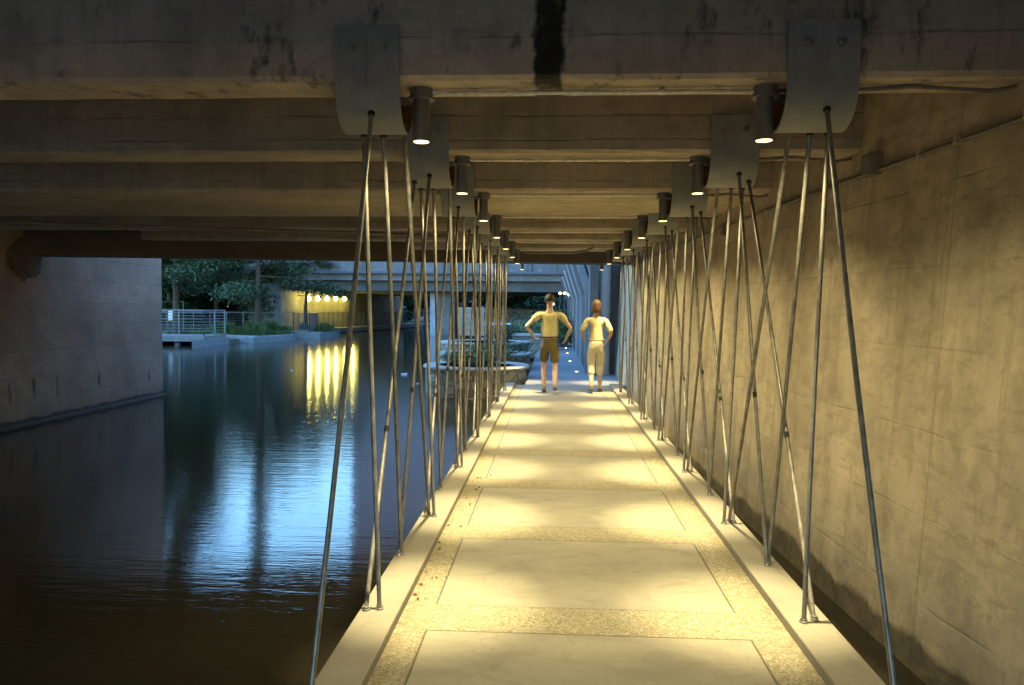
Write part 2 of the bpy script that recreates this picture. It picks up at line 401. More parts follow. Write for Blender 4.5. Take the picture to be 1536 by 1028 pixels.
# dead leaves near the left kerb foot
for i in range(26):
    y = random.choice([5.2, 6.0, 6.6, 7.3, 4.6]) + random.uniform(-.5, .5); x = KL + abs(random.gauss(.06, .09)) + .015
    a = random.uniform(0, 6.28); s_ = random.uniform(.008, .02)
    o = MB().add([(x+s_*cos(a), y+s_*sin(a), .004), (x-.5*s_*sin(a), y+.5*s_*cos(a), .012), (x-s_*cos(a), y-s_*sin(a), .005), (x+.5*s_*sin(a), y-.5*s_*cos(a), .003)], [(0, 1, 2, 3)]).build('dead_leaf', M['leaf_litter'])
    tag(o, 'tiny dry brown leaf lying near the foot of the water-side kerb', 'leaf', 'dry leaves by the kerb')

# ------------------------------------------------------------------ abutment walls
WY = [(-7, 2.85), (0, 2.38), (3.5, 2.12), (5.5, 2.0), (8, 1.85), (12, 1.66), (17, 1.57), (22.5, 1.55)]
def WX(y, z):
    for (a, xa), (b, xb) in zip(WY[:-1], WY[1:]):
        if y <= b: return xa+(xb-xa)*(y-a)/(b-a)+.06*(z+.3)
    return 1.55+.06*(z+.3)
rw = MB(); ys = [-7, -3, 0, 1.75, 3.5, 4.5, 5.5, 6.8, 8, 10, 12, 14.5, 17, 20, 22.5]; vs = []
for y in ys: vs += [(WX(y, -2.4), y, -2.4), (3.6, y, -2.4), (3.6, y, 5.2), (WX(y, 5.2), y, 5.2)]
fs = [(0, 1, 2, 3), tuple(4*(len(ys)-1)+k for k in (3, 2, 1, 0))]
for k in range(len(ys)-1):
    for j in range(4): fs.append((4*k+j, 4*k+(j+1) % 4, 4*k+4+(j+1) % 4, 4*k+4+j))
rw.add(vs, fs)
tag(rw.build('concrete_wall', M['wall']), 'long board-marked concrete wall right of the walkway, warmly lit with dark waterline', 'wall')
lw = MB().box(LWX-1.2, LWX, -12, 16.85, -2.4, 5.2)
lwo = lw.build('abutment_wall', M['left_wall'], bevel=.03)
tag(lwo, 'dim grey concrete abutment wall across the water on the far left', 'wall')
o = MB().box(LWX, LWX+.14, -12, 16.8, -2.4, WATER+.035).build('footing_ledge', M['left_wall'], lwo)
# broken rough patch where the end beam enters
ico = bmesh.new(); bmesh.ops.create_icosphere(ico, subdivisions=4, radius=1)
for v in ico.verts:
    n = v.co.normalized(); k = 1+.10*sin(n.x*9+n.y*7)+.07*sin(n.z*17+n.y*13)+random.uniform(-.03, .03)
    v.co = Vector((n.x*.12, n.y*.42*k, n.z*.36*k))
me = bpy.data.meshes.new('broken_patch'); ico.to_mesh(me); ico.free(); me.materials.append(M['dark_beam'])
bp = bpy.data.objects.new('broken_patch', me); col.objects.link(bp); bp.location = (LWX-.03, 12.35, 2.42); bp.parent = lwo

# ------------------------------------------------------------------ roof slab and beams
XL0, XR0 = LWX+.001, 2.9
tag(MB().prism([(XL0, -4.2), (XR0, -4.2), (XR0, 17.6), (XL0, 12.9)], TOPZ+.6, TOPZ+.95).build('deck_slab', M['beam']), 'dark concrete road deck slab resting over all the cross beams', 'slab')  # its unseen run behind the camera is added to moderate sky light
hb = .165
def beam(i, yc, h0=SOF, half=hb, mat=M['beam'], lab=''):
    XL0 = {5: -7.1, 6: -2.7}.get(i, LWX+.001)
    c = .022
    prof = [(yc-half, TOPZ+.6), (yc-half, h0+c), (yc-half+c, h0), (yc+half-c, h0), (yc+half, h0+c), (yc+half, TOPZ+.6)]
    n = len(prof); mb = MB(); K = 40; vs = []
    for k in range(K+1):
        x = XL0+(XR0-XL0)*k/K
        for j, (y, z) in enumerate(prof):
            jit = 0 if j in (0, n-1) else random.uniform(-.004, .004)
            vs.append((x, y+jit, z+jit))
    fs = []
    for k in range(K):
        for j in range(n):
            a = k*n+j; b = k*n+(j+1) % n
            fs.append((a, b, b+n, a+n))
    fs += [tuple(range(n)), tuple(K*n+j for j in reversed(range(n)))]
    mb.add(vs, fs)
    o = mb.build('bridge_beam', mat)
    return tag(o, lab, 'beam', 'concrete cross beams over the walkway')
for i in range(7):
    lab = ('nearest concrete cross beam, dark and water stained, with a black mossy streak' if i == 0 else
           f'{ORD2[i]} concrete cross beam from the front, overhead between the two rows of steel straps')
    beam(i, Y1+i*P_, mat=M['beam_front'] if i == 0 else M['beam'], lab=lab)
o = MB().box(XL0, XR0, Y1+2*P_+hb+.002, Y1+3*P_-hb-.002, SOF+.004, TOPZ+.595).build('infill_slab', M['soffit'])
tag(o, 'wide board-marked slab filling the bay between the third and fourth beams', 'slab')
def skew(x): return 12.3+(x-LWX)*.418
mb = MB(); vs = []
for x, zb in ((XL0, 2.49), (XR0, 2.665)):
    for yo, z in ((0, zb), (.55, zb), (.55, TOPZ+.595), (0, TOPZ+.595)): vs.append((x, skew(x)+yo, z))
mb.add(vs, [(0, 1, 2, 3), (7, 6, 5, 4), (0, 4, 5, 1), (1, 5, 6, 2), (2, 6, 7, 3), (3, 7, 4, 0)])
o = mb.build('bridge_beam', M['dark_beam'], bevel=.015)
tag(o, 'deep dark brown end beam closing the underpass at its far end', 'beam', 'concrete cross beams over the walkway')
o = MB().box(XL0, XR0, -4.1, -3.7, 2.9, TOPZ+.595).build('bridge_beam', M['beam'])
tag(o, 'concrete end beam behind the camera at the near end of the underpass', 'beam', 'concrete cross beams over the walkway')
M['dirt_ceiling'] = M['beam']

# ------------------------------------------------------------------ hanger straps
def make_strap(w):
    root = empty('steel_strap', (0, 0, SOF))
    r, th = hb+.030, .012; zc = -.035; pr = []
    outer = []; inner = []
    N = 20
    outer.append((-r, .26)); inner.append((-r+th, .26))
    for k in range(N+1):
        a = pi + pi*k/N
        outer.append((r*cos(a), zc+r*sin(a))); inner.append(((r-th)*cos(a), zc+(r-th)*sin(a)))
    outer.append((r, .26)); inner.append((r-th, .26))
    mb = MB(); n = len(outer); vs = []
    for x in (-w/2, w/2):
        for (y, z) in outer: vs.append((x, y, z))
        for (y, z) in inner: vs.append((x, y, z))
    fs = []
    for k in range(n-1):
        fs.append((k, k+1, 2*n+k+1, 2*n+k))                    # outer skin
        fs.append((n+k, 3*n+k, 3*n+k+1, n+k+1))
        fs.append((k, n+k, n+k+1, k+1)); fs.append((2*n+k, 2*n+k+1, 3*n+k+1, 3*n+k))
    fs += [(0, 2*n, 3*n, n), (n-1, 2*n-1, 4*n-1, 3*n-1)]
    mb.add(vs, fs)
    sp = mb.build('strap_plate', M['plate'], root, smooth=True)
    # rusty liner seen at the open end
    ln = MB(); vs = []
    x0, x1 = -w/2+.004, w/2-.004
    for x in (x0, x1):
        for (y, z) in [(inner[k][0]*.985, zc+(inner[k][1]-zc)*.985) for k in range(1, n-1)]: vs.append((x, y, z))
    q = n-2
    ln.add(vs, [(k, k+1, q+k+1, q+k) for k in range(q-1)])
    ln.build('rusty_liner', M['rust'], root, smooth=True)
    for sx in (-.078, .082):
        b = MB(); 
        for (rr, y0, y1_, nn) in ((.024, -r-.004, -r, 20), (.0135, -r-.016, -r-.003, 6)):
            b.tube([(sx, y0, .155), (sx, y1_, .155)], rr, nn)
        b.tube([(sx, -r-.028, .155), (sx, -r-.015, .155)], .006, 8)
        b.build('bolt', M['bolt'], sp)
    return root
strapL = make_strap(.325); strapR = make_strap(.34)
seam = MB().tube([(-.005, -hb-.0305, .255), (-.005, -hb-.0305, .05), (-.005, -hb-.031, -.04)], .004, 6).build('weld_seam', M['plate'], strapL)
XSL, XSR = -.937, 1.292
for i in range(8):
    if i == 7: break
    for side, proto, X in (('water', strapL, XSL), ('wall', strapR, XSR)):
        s = proto if i == 0 else copy_tree(proto)
        if i > 0:
            for ch in [c for c in col.objects if c.parent is s and c.name.startswith('weld_seam')]: bpy.data.objects.remove(ch)
        s.location = (X, Y1+i*P_, SOF)
        tag(s, f'{ORD[i]} curved grey steel strap on the {side} side, bolted round the ' + (f'{ORD2[i]} concrete beam' if i else 'nearest stained beam'), 'strap', 'curved steel hanger straps')

# ------------------------------------------------------------------ rods
tops = {'L': {-3: (-1.035, -.10), -1: (-.94, -.14), 0: (-1.01, .03), 1: (-.915, .07), 3: (-.81, .12)},
        'R': {-3: (1.42, -.10), -1: (1.33, -.15), 0: (1.40, .03), 1: (1.325, .08), 3: (1.235, .12)}}
bases = {'L': {-3: (-.957, -.02), -1: (-.975, -.02), 0: (-.900, 0.), 1: (-.965, .0), 3: (-.935, .04)},
         'R': {-3: (1.375, .03), -1: (1.365, -.03), 0: (1.300, -.01), 1: (1.378, .02), 3: (1.345, .06)}}
tops['L'][-1] = (-.925, -.15); tops['R'][-1] = (1.325, -.155)
ylow = lambda dy: -.035 - sqrt(max(0, .195**2-dy*dy)) + .004
RR = .0124
desc = {-3: 'leaning steeply back toward the viewer', -1: 'leaning gently toward the viewer', 0: 'hanging almost upright',
        1: 'leaning gently away from the viewer', 3: 'leaning steeply away from the viewer'}
for i in range(8):
    for side in 'LR':
        sg = 1 if side == 'R' else -1
        for off in (-3, -1, 0, 1, 3):
            # base line : A_k at YA + k P ; B_k at YA + (k+.5) P
            yb = YA + i*P_ + {-3: -P_, -1: -P_/2, 0: 0, 1: P_/2, 3: P_}[off]
            if yb < 2.5 or yb > 16.0: continue
            tx, dy = tops[side][off]; bx, bdy = bases[side][off]
            if i == 7: continue
            top = Vector((tx + random.uniform(-.012, .012)*(i > 0), Y1+i*P_+dy, SOF+ylow(dy)))
            bot = Vector((bx + random.uniform(-.012, .012)*(i > 0), yb+bdy, KH))
            root = empty('hanger_rod', bot)
            L = (top-bot)
            bend = Vector((random.uniform(-.008, .008), 0, 0))
            pts = [bot+L*t + bend*sin(pi*t) - bot for t in (0, .25, .5, .75, 1.012)]
            MB().tube(pts, RR, 10).build('rod', M['rod'], root, smooth=True)
            MB().lathe([(.022, 0), (.022, .006), (.018, .01), (.017, .02)], (0, 0, .001), 12).build('foot_plate', M['rod'], root)
            tn = L.normalized()
            MB().tube([L-tn*.018, L-tn*.002], .019, 8).build('top_nut', M['coupler'], root)
            if off in (-3, -1) and i > 0:
                q = L*.34 if off == -3 else L*.40
                MB().tube([q-tn*.018, q+tn*.018], RR+.002, 10).build('coupler', M['coupler'], root)
            sd = 'water' if side == 'L' else 'wall'
            tag(root, f'steel rod {desc[off]} from the {ORD[i]} strap on the {sd} side', 'rod', 'steel hanger rods holding the walkway')

# ------------------------------------------------------------------ lamps
WARM = (1.0, .83, .42)
def spot(root, energy, size, blend, z, tiltx=0, rad=.03):
    L = bpy.data.lights.new('bulb', 'SPOT'); L.energy = energy; L.color = WARM; L.spot_size = radians(size); L.spot_blend = blend
    L.shadow_soft_size = rad
    o = bpy.data.objects.new('bulb', L); col.objects.link(o); o.parent = root; o.location = (0, 0, z); o.rotation_euler.x = tiltx
    return o
CORE, INNER, FLOOD = 900*EK, 130*EK, 108*EK
LZ = 2.518
def make_lamp():
    root = empty('downlight', (0, 0, 0))
    t = MB().lathe([(.030, .012), (.042, .0), (.042, .215), (.030, .22)], (0, 0, 0), 28, cap=False)
    tube = t.build('tube', M['lamp_body'], root, smooth=True)
    cano = MB().lathe([(.069, .215), (.069, .226), (.060, .23), (.060, .272)], (0, 0, 0), 28).build('canopy', M['lamp_body'], root, smooth=True)
    MB().lathe([(.040, -.002), (.040, .004)], (0, 0, 0), 24).build('lens', M['lens'], tube)
    for x_ in (.05, -.05): MB().tube([(x_, -.030, .25), (x_, -.045, .25)], .006, 8).build('screw', M['bolt'], cano)
    spot(root, CORE, 35, 1, -.010, radians(3)); spot(root, FLOOD, 150, .75, -.010, 0, .08)
    q = spot(root, INNER, 32, 1, -.010, radians(2), .04); q.name = 'inner_beam'; q.rotation_euler.y = -radians(17)
    return root
lamp0 = make_lamp()
for i in range(8):
    for side, X in (('water', -.6977), ('wall', 1.0683)):
        s = lamp0 if (i == 0 and side == 'water') else copy_tree(lamp0)
        if side == 'wall':
            for ch in [c for c in col.objects if c.parent is s and c.name.startswith('inner_beam')]: ch.rotation_euler.y = radians(17)
        s.location = (X, Y1+i*P_ + (.42 if i == 7 else 0), LZ)
        tag(s, f'{ORD[i]} lit cylindrical downlight in the {side} side row under the beams', 'lamp', 'cylindrical downlights over the walkway')
        if i == 7:
            for ch in [c for c in col.objects if c.parent is s and c.type == 'LIGHT' and c.data.spot_size > 1.5]: bpy.data.objects.remove(ch)
            st = MB().tube([(X, s.location[1], LZ+.27), (X, s.location[1], TOPZ+.6)], .012, 8).build('stem', M['dull_conduit'])
            st.parent = s; st.location = (-X, -s.location[1], -LZ)
# conduits along the beams
for i in range(7):
    y = Y1+i*P_; z = SOF-.022
    root = empty('conduit', (0, y, z))
    MB().tube([(-.64, 0, 0), (1.01, 0, 0)], .0115, 10).build('pipe', M['conduit'], root, smooth=True)
    we = WX(y, 2.75); pts = [(1.12, 0, .0), (1.46, 0, .0)]+[(1.46+(we-1.46)*u, -.05*u, dz) for u, dz in ((.2, .004), (.4, .012), (.65, -.006), (.85, -.02), (1.0, -.004))]
    MB().tube(pts, .011, 8).build('flexible_pipe', M['dull_conduit'], root, smooth=True)
    for x in (-.2, .1, .55, 1.47): MB().tube([(x-.012, 0, 0), (x+.012, 0, 0)], .0165, 10).build('pipe_clip', M['conduit'], root)
    tag(root, f'thin metal conduit joining the {ORD[i]} pair of downlights along the beam underside', 'conduit', 'conduits along the beam undersides')
# wall conduit
zr = [(3.32-1.5, 2.40), (3.32, 2.56), (4.97, 2.56), (7.09, 2.62), (10, 2.63), (16, 2.60)]
root = empty('wall_conduit', (0, 0, 0))
pts = [(WX(y, z)-.018, y, z) for y, z in [(0, 2.575), (2, 2.58), (3.5, 2.585), (5.5, 2.60), (8, 2.61), (12, 2.60), (17, 2.60)]]
MB().tube(pts, .0125, 10).build('pipe', M['dull_conduit'], root, smooth=True)
for y in (3.78, 4.35, 4.72, 5.9, 7.4, 9.4):
    MB().box(WX(y, 2.6)-.034, WX(y, 2.6)-.001, y-.012, y+.012, 2.58, 2.62).build('clip', M['conduit'], root)
tag(root, 'grey metal conduit clipped along the top of the right concrete wall', 'conduit')
o = MB().box(WX(5.36, 2.65)-.08, WX(5.22, 2.65)+.01, 5.22, 5.36, 2.57, 2.72).build('junction_box', M['dull_conduit'], bevel=.006)
tag(o, 'small square junction box on the right wall where the conduit drops near second beam', 'box')
o = MB().box(WX(8.84, 2.6)-.07, WX(8.72, 2.6)+.01, 8.72, 8.84, 2.50, 2.64).build('junction_box', M['dull_conduit'], bevel=.006)
tag(o, 'small dark junction box on the right wall behind the third strap', 'box')
# loose loop of cable
o = MB().tube([(1.52, 8.9, 2.76), (1.62, 8.8, 2.74), (1.73, 8.7, 2.68), (1.76, 8.62, 2.60), (1.64, 8.6, 2.565), (1.52, 8.7, 2.55), (1.45, 8.8, 2.5)], .009, 8).build('cable', M['dull_conduit'], smooth=True)
tag(o, 'loose looping cable beside the right wall behind the second strap', 'cable')
# pipes slung on the left
o = MB().tube([(-8.9, 8.3, 2.63), (-6.5, 9.0, 2.655), (-4.2, 9.8, 2.66), (-2.6, 10.6, 2.70), (-1.5, 11.2, 2.70)], .026, 10).build('pipe', M['dull_conduit'], smooth=True)
tag(o, 'long rusty brown pipe slung diagonally under the ceiling over the water', 'pipe')
o = MB().tube([(-.55, 14.2, 2.70), (-.2, 14.2, 2.695), (.35, 14.2, 2.70), (.62, 14.2, 2.74), (.75, 14.2, 2.80)], .022, 10).build('pipe', M['dull_conduit'], smooth=True)
tag(o, 'short bent pipe across the far end of the walkway ceiling', 'pipe')
# dangling wires
o = MB().tube([(-3.6, 6.3, 2.84), (-3.61, 6.3, 2.66), (-3.70, 6.3, 2.50), (-3.78, 6.3, 2.40), (-3.70, 6.3, 2.33), (-3.55, 6.3, 2.26), (-3.48, 6.3, 2.17)], .0022, 6).build('wire', M['dull_conduit'], smooth=True)
tag(o, 'thin loose wire dangling below the ceiling over the dark water', 'wire')

# ------------------------------------------------------------------ foliage helpers
def leaf_cloud(mb, c, rad, n, size, squash=1, droop=0, elong=2.5, rnd=random):
    """n small bent leaf sprays inside an ellipsoid"""
    for _ in range(n):
        while True:
            p = Vector((rnd.uniform(-1, 1), rnd.uniform(-1, 1), rnd.uniform(-1, 1)))
            if p.length < 1: break
        p = Vector((p.x*rad, p.y*rad, p.z*rad*squash)) + Vector(c)
        a = rnd.uniform(0, 2*pi); e = rnd.uniform(-.5, .5)-droop
        d = Vector((cos(a)*cos(e), sin(a)*cos(e), sin(e))); s_ = size*rnd.uniform(.6, 1.4)
        b = Vector((-sin(a), cos(a), rnd.uniform(-.6, .6))).normalized()
        L = s_*elong
        mb.add([p, p+d*L*.5+b*s_*.4, p+d*L+Vector((0, 0, -droop*s_)), p+d*L*.5-b*s_*.4], [(0, 1, 2, 3)])
def cypress(name, x, y, z0, H, trunk_r, crown_base, R, label, group=None, seed=1, mat='cypress', dens=1.0, low=None, size=.105):
    rnd = random.Random(seed); root = empty(name, (x, y, z0))
    t = MB(); pts = []; rs = []
    for k in range(9):
        u = k/8; pts.append((rnd.uniform(-.08, .08)*u*2, rnd.uniform(-.08, .08)*u*2, H*u)); rs.append(trunk_r*(1.35 if k == 0 else 1)*(1-u*.9)+.015)
    t.tube(pts, rs, 10)
    cr = MB(); nb = int(H*3.4)
    for k in range(nb):
        u = (k+rnd.random())/nb; z = crown_base+(H-crown_base)*u; r = R(u)*rnd.uniform(.7, 1.12); a = rnd.uniform(0, 2*pi)*1+k*2.4
        tip = Vector((cos(a)*r, sin(a)*r, z-rnd.uniform(-.1, .25)*r)); st = Vector((0, 0, z+.1*r))
        t.tube([st, st.lerp(tip, .5)+Vector((0, 0, .08*r)), tip], [trunk_r*.28*(1-u)+.02, trunk_r*.16*(1-u)+.012, .008], 5)
        m_ = max(3, int(r*3.0))
        for j in range(m_):
            v = .25+.8*(j+rnd.random()*.6)/m_
            c = st.lerp(tip, v)+Vector((rnd.uniform(-.3, .3), rnd.uniform(-.3, .3), rnd.uniform(-.15, .15)))*min(1, r*.5)
            leaf_cloud(cr, c, max(.3, r*.24), int(95*dens), size, .42, .25, 2.6, rnd)
    t.build('trunk', M['bark'], root, smooth=True); cr.build('crown', M[mat], root)
    tag(root, label, 'tree', group); return root
def bush(name, c, rad, h, n, size, mat, label, cat='bush', group=None, seed=1, stem=True, rx=1, ry=1):
    rnd = random.Random(seed); root = empty(name, c)
    cr = MB(); k = max(4, int(n/60))
    st = MB()
    for i in range(k):
        a = rnd.uniform(0, 2*pi); q = sqrt(rnd.random())*rad
        px, py = cos(a)*q*rx, sin(a)*q*ry; zz = h*rnd.uniform(.35, 1)*(1-.35*(q/rad)**2)
        st.tube([(px*.5, py*.5, 0), (px, py, zz*.8)], [.012, .005], 4)
        leaf_cloud(cr, (px, py, zz*.75), h*.28, 60, size, .9, .05, 2.2, rnd)
    st.build('stem', M['bark'], root); cr.build('foliage', M[mat], root)
    tag(root, label, cat, group); return root

# ------------------------------------------------------------------ trees on the left bank
def at(px, py, Y):   # world point on plane y=Y seen at photo pixel
    r = Fv + Rv*((px-768)/F_PX) - Uv*((py-514)/F_PX); t = Y/r.y
    return Vector((0, 0, CAMH)) + r*t
def atz(px, py, Z):
    r = Fv + Rv*((px-768)/F_PX) - Uv*((py-514)/F_PX); t = (Z-CAMH)/r.z
    return Vector((0, 0, CAMH)) + r*t
def cone(a): return lambda u: a*(1-u)**.8*(.75+.25*cos(u*3))+.35
p1 = at(265, 490, 46); p2 = at(387, 492, 47); p3 = at(459, 485, 54.5)
G = 'feathery cypress trees on the left bank'
cypress('cypress_tree', p1.x, 46, -.15, 17, .20, 3.3, lambda u: 4.0*(1-u)**.8+.25, 'tall cypress tree nearest the left abutment, brownish trunk behind the boardwalk rail', G, 3)
cypress('cypress_tree', p2.x, 47, -.15, 17.5, .18, 2.3, lambda u: (5.0*(1-u)**3.0+.28), 'cypress tree with dark straight trunk in the middle of the planted bank', G, 5)
cypress('cypress_tree', p3.x, 54.5, -.15, 6.8, .15, 2.9, lambda u: 3.3*(1-u)**.7+.3, 'slim cypress tree beside the yellow lit wall, rightmost on the left bank', G, 8)
pp = at(325, 490, 54)
cypress('cypress_tree', pp.x, 54, -.15, 8.0, .2, 1.8, lambda u: 4.2*(1-u)**.6+.3, 'shaded cypress tree farther back between the two bigger trunks', G, 11)
# dark background trees
k = 0
for (x, y, H, r) in ((-31, 60, 10, 4.5), (-38, 66, 15, 5), (-26, 64, 8, 4), (-47, 70, 16, 6), (-25.5, 57.5, 5, 2.6), (-29.5, 57, 6, 3.2), (-27.5, 61, 13.5, 3.8), (-23.2, 59, 11.5, 2.4), (-27.6, 53, 20, 3.6)):
    k += 1
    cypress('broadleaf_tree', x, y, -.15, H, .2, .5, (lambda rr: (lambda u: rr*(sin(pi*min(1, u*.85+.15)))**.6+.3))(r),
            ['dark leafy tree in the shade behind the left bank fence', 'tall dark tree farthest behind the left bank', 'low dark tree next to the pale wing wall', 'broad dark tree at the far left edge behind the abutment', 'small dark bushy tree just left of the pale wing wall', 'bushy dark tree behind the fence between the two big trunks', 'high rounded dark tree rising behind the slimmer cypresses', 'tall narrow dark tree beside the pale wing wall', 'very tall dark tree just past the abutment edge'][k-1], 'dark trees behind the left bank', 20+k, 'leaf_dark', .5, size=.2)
# trees under / beyond the far bridge on the right
k = 0
for (px, Y, H, r) in ((700, 96, 9, 5), (760, 98, 8, 5), (800, 97, 6, 4.5), (850, 90, 8, 4.5), (590, 96, 9, 4.5), (640, 99, 8, 4.5), (475, 92, 18.5, 5), (515, 96, 17.5, 5), (430, 94, 21, 5.5)):
    q = at(px, 480, Y); k += 1
    cypress('broadleaf_tree', q.x, Y, -.15, H, .3, .6, (lambda rr: (lambda u: rr*(sin(pi*min(1, u*.85+.15)))**.6+.3))(r),
            'dark broadleaf tree beyond the far bridge, ' + ['left of the gap behind the sign', 'behind the white boat', 'right behind the walking man', 'closest to the kinked wall', 'leftmost, behind the far railing', 'just behind the far bridge pier', 'rising above the parapet over the yellow lights', 'above the parapet near the yellow lights right end', 'tallest, above the slim cypress'][k-1], 'dark trees beyond the far bridge', 40+k, 'leaf_dark', .45, size=.22)

# ------------------------------------------------------------------ left bank: boardwalk, rail, planting, fence
def railing(name, pts, H, z0, n_h, post_gap, mat, label, group=None, vertical=False, rp=.03, rh=.012, cat='railing'):
    root = empty(name, (pts[0][0], pts[0][1], z0)); ox, oy = pts[0]
    for (a, b) in zip(pts[:-1], pts[1:]):
        a = Vector((a[0]-ox, a[1]-oy, 0)); b = Vector((b[0]-ox, b[1]-oy, 0)); L = (b-a).length; n = max(1, round(L/post_gap))
        for k in range(n+1):
            p = a.lerp(b, k/n)
            MB().tube([p, p+Vector((0, 0, H))], rp, 6).build('post', mat, root)
        MB().tube([a+Vector((0, 0, H)), b+Vector((0, 0, H))], rp, 6).build('top_rail', mat, root)
        inf = MB()
        if vertical:
            m_ = int(L/.18)
            for k in range(m_): p = a.lerp(b, (k+.5)/m_); inf.tube([p+Vector((0, 0, .1)), p+Vector((0, 0, H))], rh, 4)
        for k in range(n_h): z = H*(k+.6)/(n_h+.4); inf.tube([a+Vector((0, 0, z)), b+Vector((0, 0, z))], rh, 4)
        inf.build('infill_bars', mat, root)
    tag(root, label, cat, group); return root
b0 = at(200, 515, 37.5); b1 = at(307, 512, 37.5)
o = empty('boardwalk', (b1.x, 37.5, -.05))
MB().box(b0.x-6-b1.x, 0, 0, 2.6, -.0, .16).build('decking', M['wood'], o)
MB().box(b0.x-6-b1.x, 0, -.06, 0, -.12, .12).build('edge_board', M['wood'], o)
for k in range(8):
    MB().box(-k*1.3-.35, -k*1.3-.15, .15, .35, -2.3, -.001).build('pile', M['wood'], o)
tag(o, 'grey timber boardwalk platform over the water at the left', 'boardwalk')
railing('railing', [(b1.x-10.5, 37.55), (b1.x-.05, 37.55), (b1.x-.05, 40.0)], 1.32, .10, 8, 1.25, M['rail'], 'pale metal railing with horizontal bars on the timber boardwalk', rp=.035, rh=.014)
fz = -.1
f0 = at(307, 500, 49); f1 = at(440, 500, 49)
railing('fence', [(f0.x-3, 49), (f1.x, 49)], 1.35, fz, 9, 1.15, M['rail'], 'grey metal bar fence behind the planted bank, below the cypress trees', cat='fence', rp=.03, rh=.01)
f2 = at(450, 494, 54); f3 = at(640, 488, 76)
railing('fence', [(f1.x, 49), (f1.x+.1, 52), (-17.7, 56), (-15.2, 78)], 1.3, fz+.02, 1, .95, M['dark_rail'], 'dark upright-bar fence in front of the yellow lit wall under far bridge', cat='fence', vertical=True, rp=.03, rh=.012)
railing('railing', [(-14.9, 80), (-7.0, 90)], 1.5, fz+.02, 6, 1.4, M['rail'], 'distant blue-grey railing beyond the far bridge pier', rp=.03, rh=.02)
# white frame (sign frame) on the left
q0 = at(238, 470, 47.6); q1 = at(275, 470, 47.6)
o = empty('white_frame', (q1.x, 47.6, -.15))
zt = at(255, 453, 47.6).z+.15
MB().tube([(0, 0, 0), (0, 0, zt), (q0.x-q1.x, 0, zt), (q0.x-q1.x, 0, 0)], .035, 6).build('tube_frame', M['rail'], o)
MB().box(-1.0, -.65, -.02, .02, zt-1.2, zt-.55).build('notice', M['boat_white'], o)
tag(o, 'pale pipe frame with a small notice behind the boardwalk', 'frame')
# stone edging blocks
def block(poly, z0, z1, lab):
    o = MB().prism([(p.x, p.y) for p in poly], z0, z1).build('stone_edging', M['block'], bevel=.05); tag(o, lab, 'edging', 'stone edging blocks along the left bank')
e1 = atz(288, 524, WATER); e2 = atz(326, 518, WATER)
block([e1, e2, e2+Vector((0, 1.6, 0)), e1+Vector((-.3, 2.2, 0))], -1.2, -.02, 'pale stone block at the end of the timber boardwalk')
e1 = atz(326, 512.5, WATER); e2 = atz(380, 515, WATER); e3 = atz(436, 511.5, WATER)
block([e1, e2, e3, e3+Vector((0, .9, 0)), e2+Vector((0, .9, 0)), e1+Vector((0, .9, 0))], -1.2, -.02, 'long pale stone edging in front of the reeds at mid bank')
e1 = atz(439, 507, WATER); e2 = atz(480, 508, WATER); e3 = atz(503, 505, WATER)
block([e1, e2, e3, e3+Vector((0, 1.0, 0)), e2+Vector((0, 1., 0)), e1+Vector((0, 1., 0))], -1.2, -.02, 'farther pale stone edging below the slim cypress tree')
# reeds / ground cover (uncountable)
rn = random.Random(5); gm = MB()
for (xa, xb, ya, yb, n, hh) in ((322, 398, 45.3, 46.6, 3800, .8), (398, 436, 48.3, 48.9, 2200, .8), (452, 500, 54.0, 55.4, 2400, .6), (292, 316, 40.2, 41.2, 900, .7), (250, 436, 47, 48.8, 3000, .4)):
    for _ in range(n):
        Y = rn.uniform(ya, yb); p = at(rn.uniform(xa, xb), 500, Y); h = hh*rn.uniform(.3, 1.15)*(.75+.2*sin(p.x*3.3)+.15*sin(p.x*7.7)); a = rn.uniform(0, 6.28); l = rn.uniform(.1, .5)*h
        wx, wy = cos(a+1.57)*.018, sin(a+1.57)*.018; z = -.17
        gm.add([(p.x-wx, Y-wy, z), (p.x+wx, Y+wy, z), (p.x+cos(a)*l*.4+wx, Y+sin(a)*l*.4+wy, z+h*.7), (p.x+cos(a)*l, Y+sin(a)*l, z+h)], [(0, 1, 2, 3)])
tag(gm.build('reeds', M['grass']), 'green reeds and grass growing behind the stone edging', 'grass', kind='stuff')

# ------------------------------------------------------------------ far bridge
B0, B1 = 54.0, 78.0
br = empty('far_bridge', (0, B0, 0))
def bq(px, py, Y=B0): return at(px, py, Y)
zf0 = bq(600, 421).z; zf1 = bq(600, 411).z; zr1 = bq(600, 393).z; zl = bq(600, 407.5).z
MB().box(-32, 14, 0, .5, zf0, zf1).build('fascia', M['outer_concrete'], br)
MB().box(-32, 14, -.35, .35, zf1+.003, zl).build('ledge', M['dark_rail'], br)
MB().box(-32, 14, .05, .3, zl+.003, zr1+.1).build('parapet', M['outer_concrete'], br)
for k in range(26): MB().box(-31.5+k*1.75, -31.3+k*1.75, -.06, .048, zl+.003, zr1+.32).build('parapet_post', M['outer_concrete'], br)
MB().box(-32, 14, .3, .36, zr1+.1+.25, zr1+.42).build('handrail', M['rail'], br)
MB().box(-32, 14, .5, B1-B0, zf0+.25, zf1-.02).build('deck', M['far_under'], br)
for k in range(5): MB().box(-32, 14, .502+k*4.6, 1.1+k*4.6, zf0-.75, zf0+.248).build('girder', M['far_under'], br)
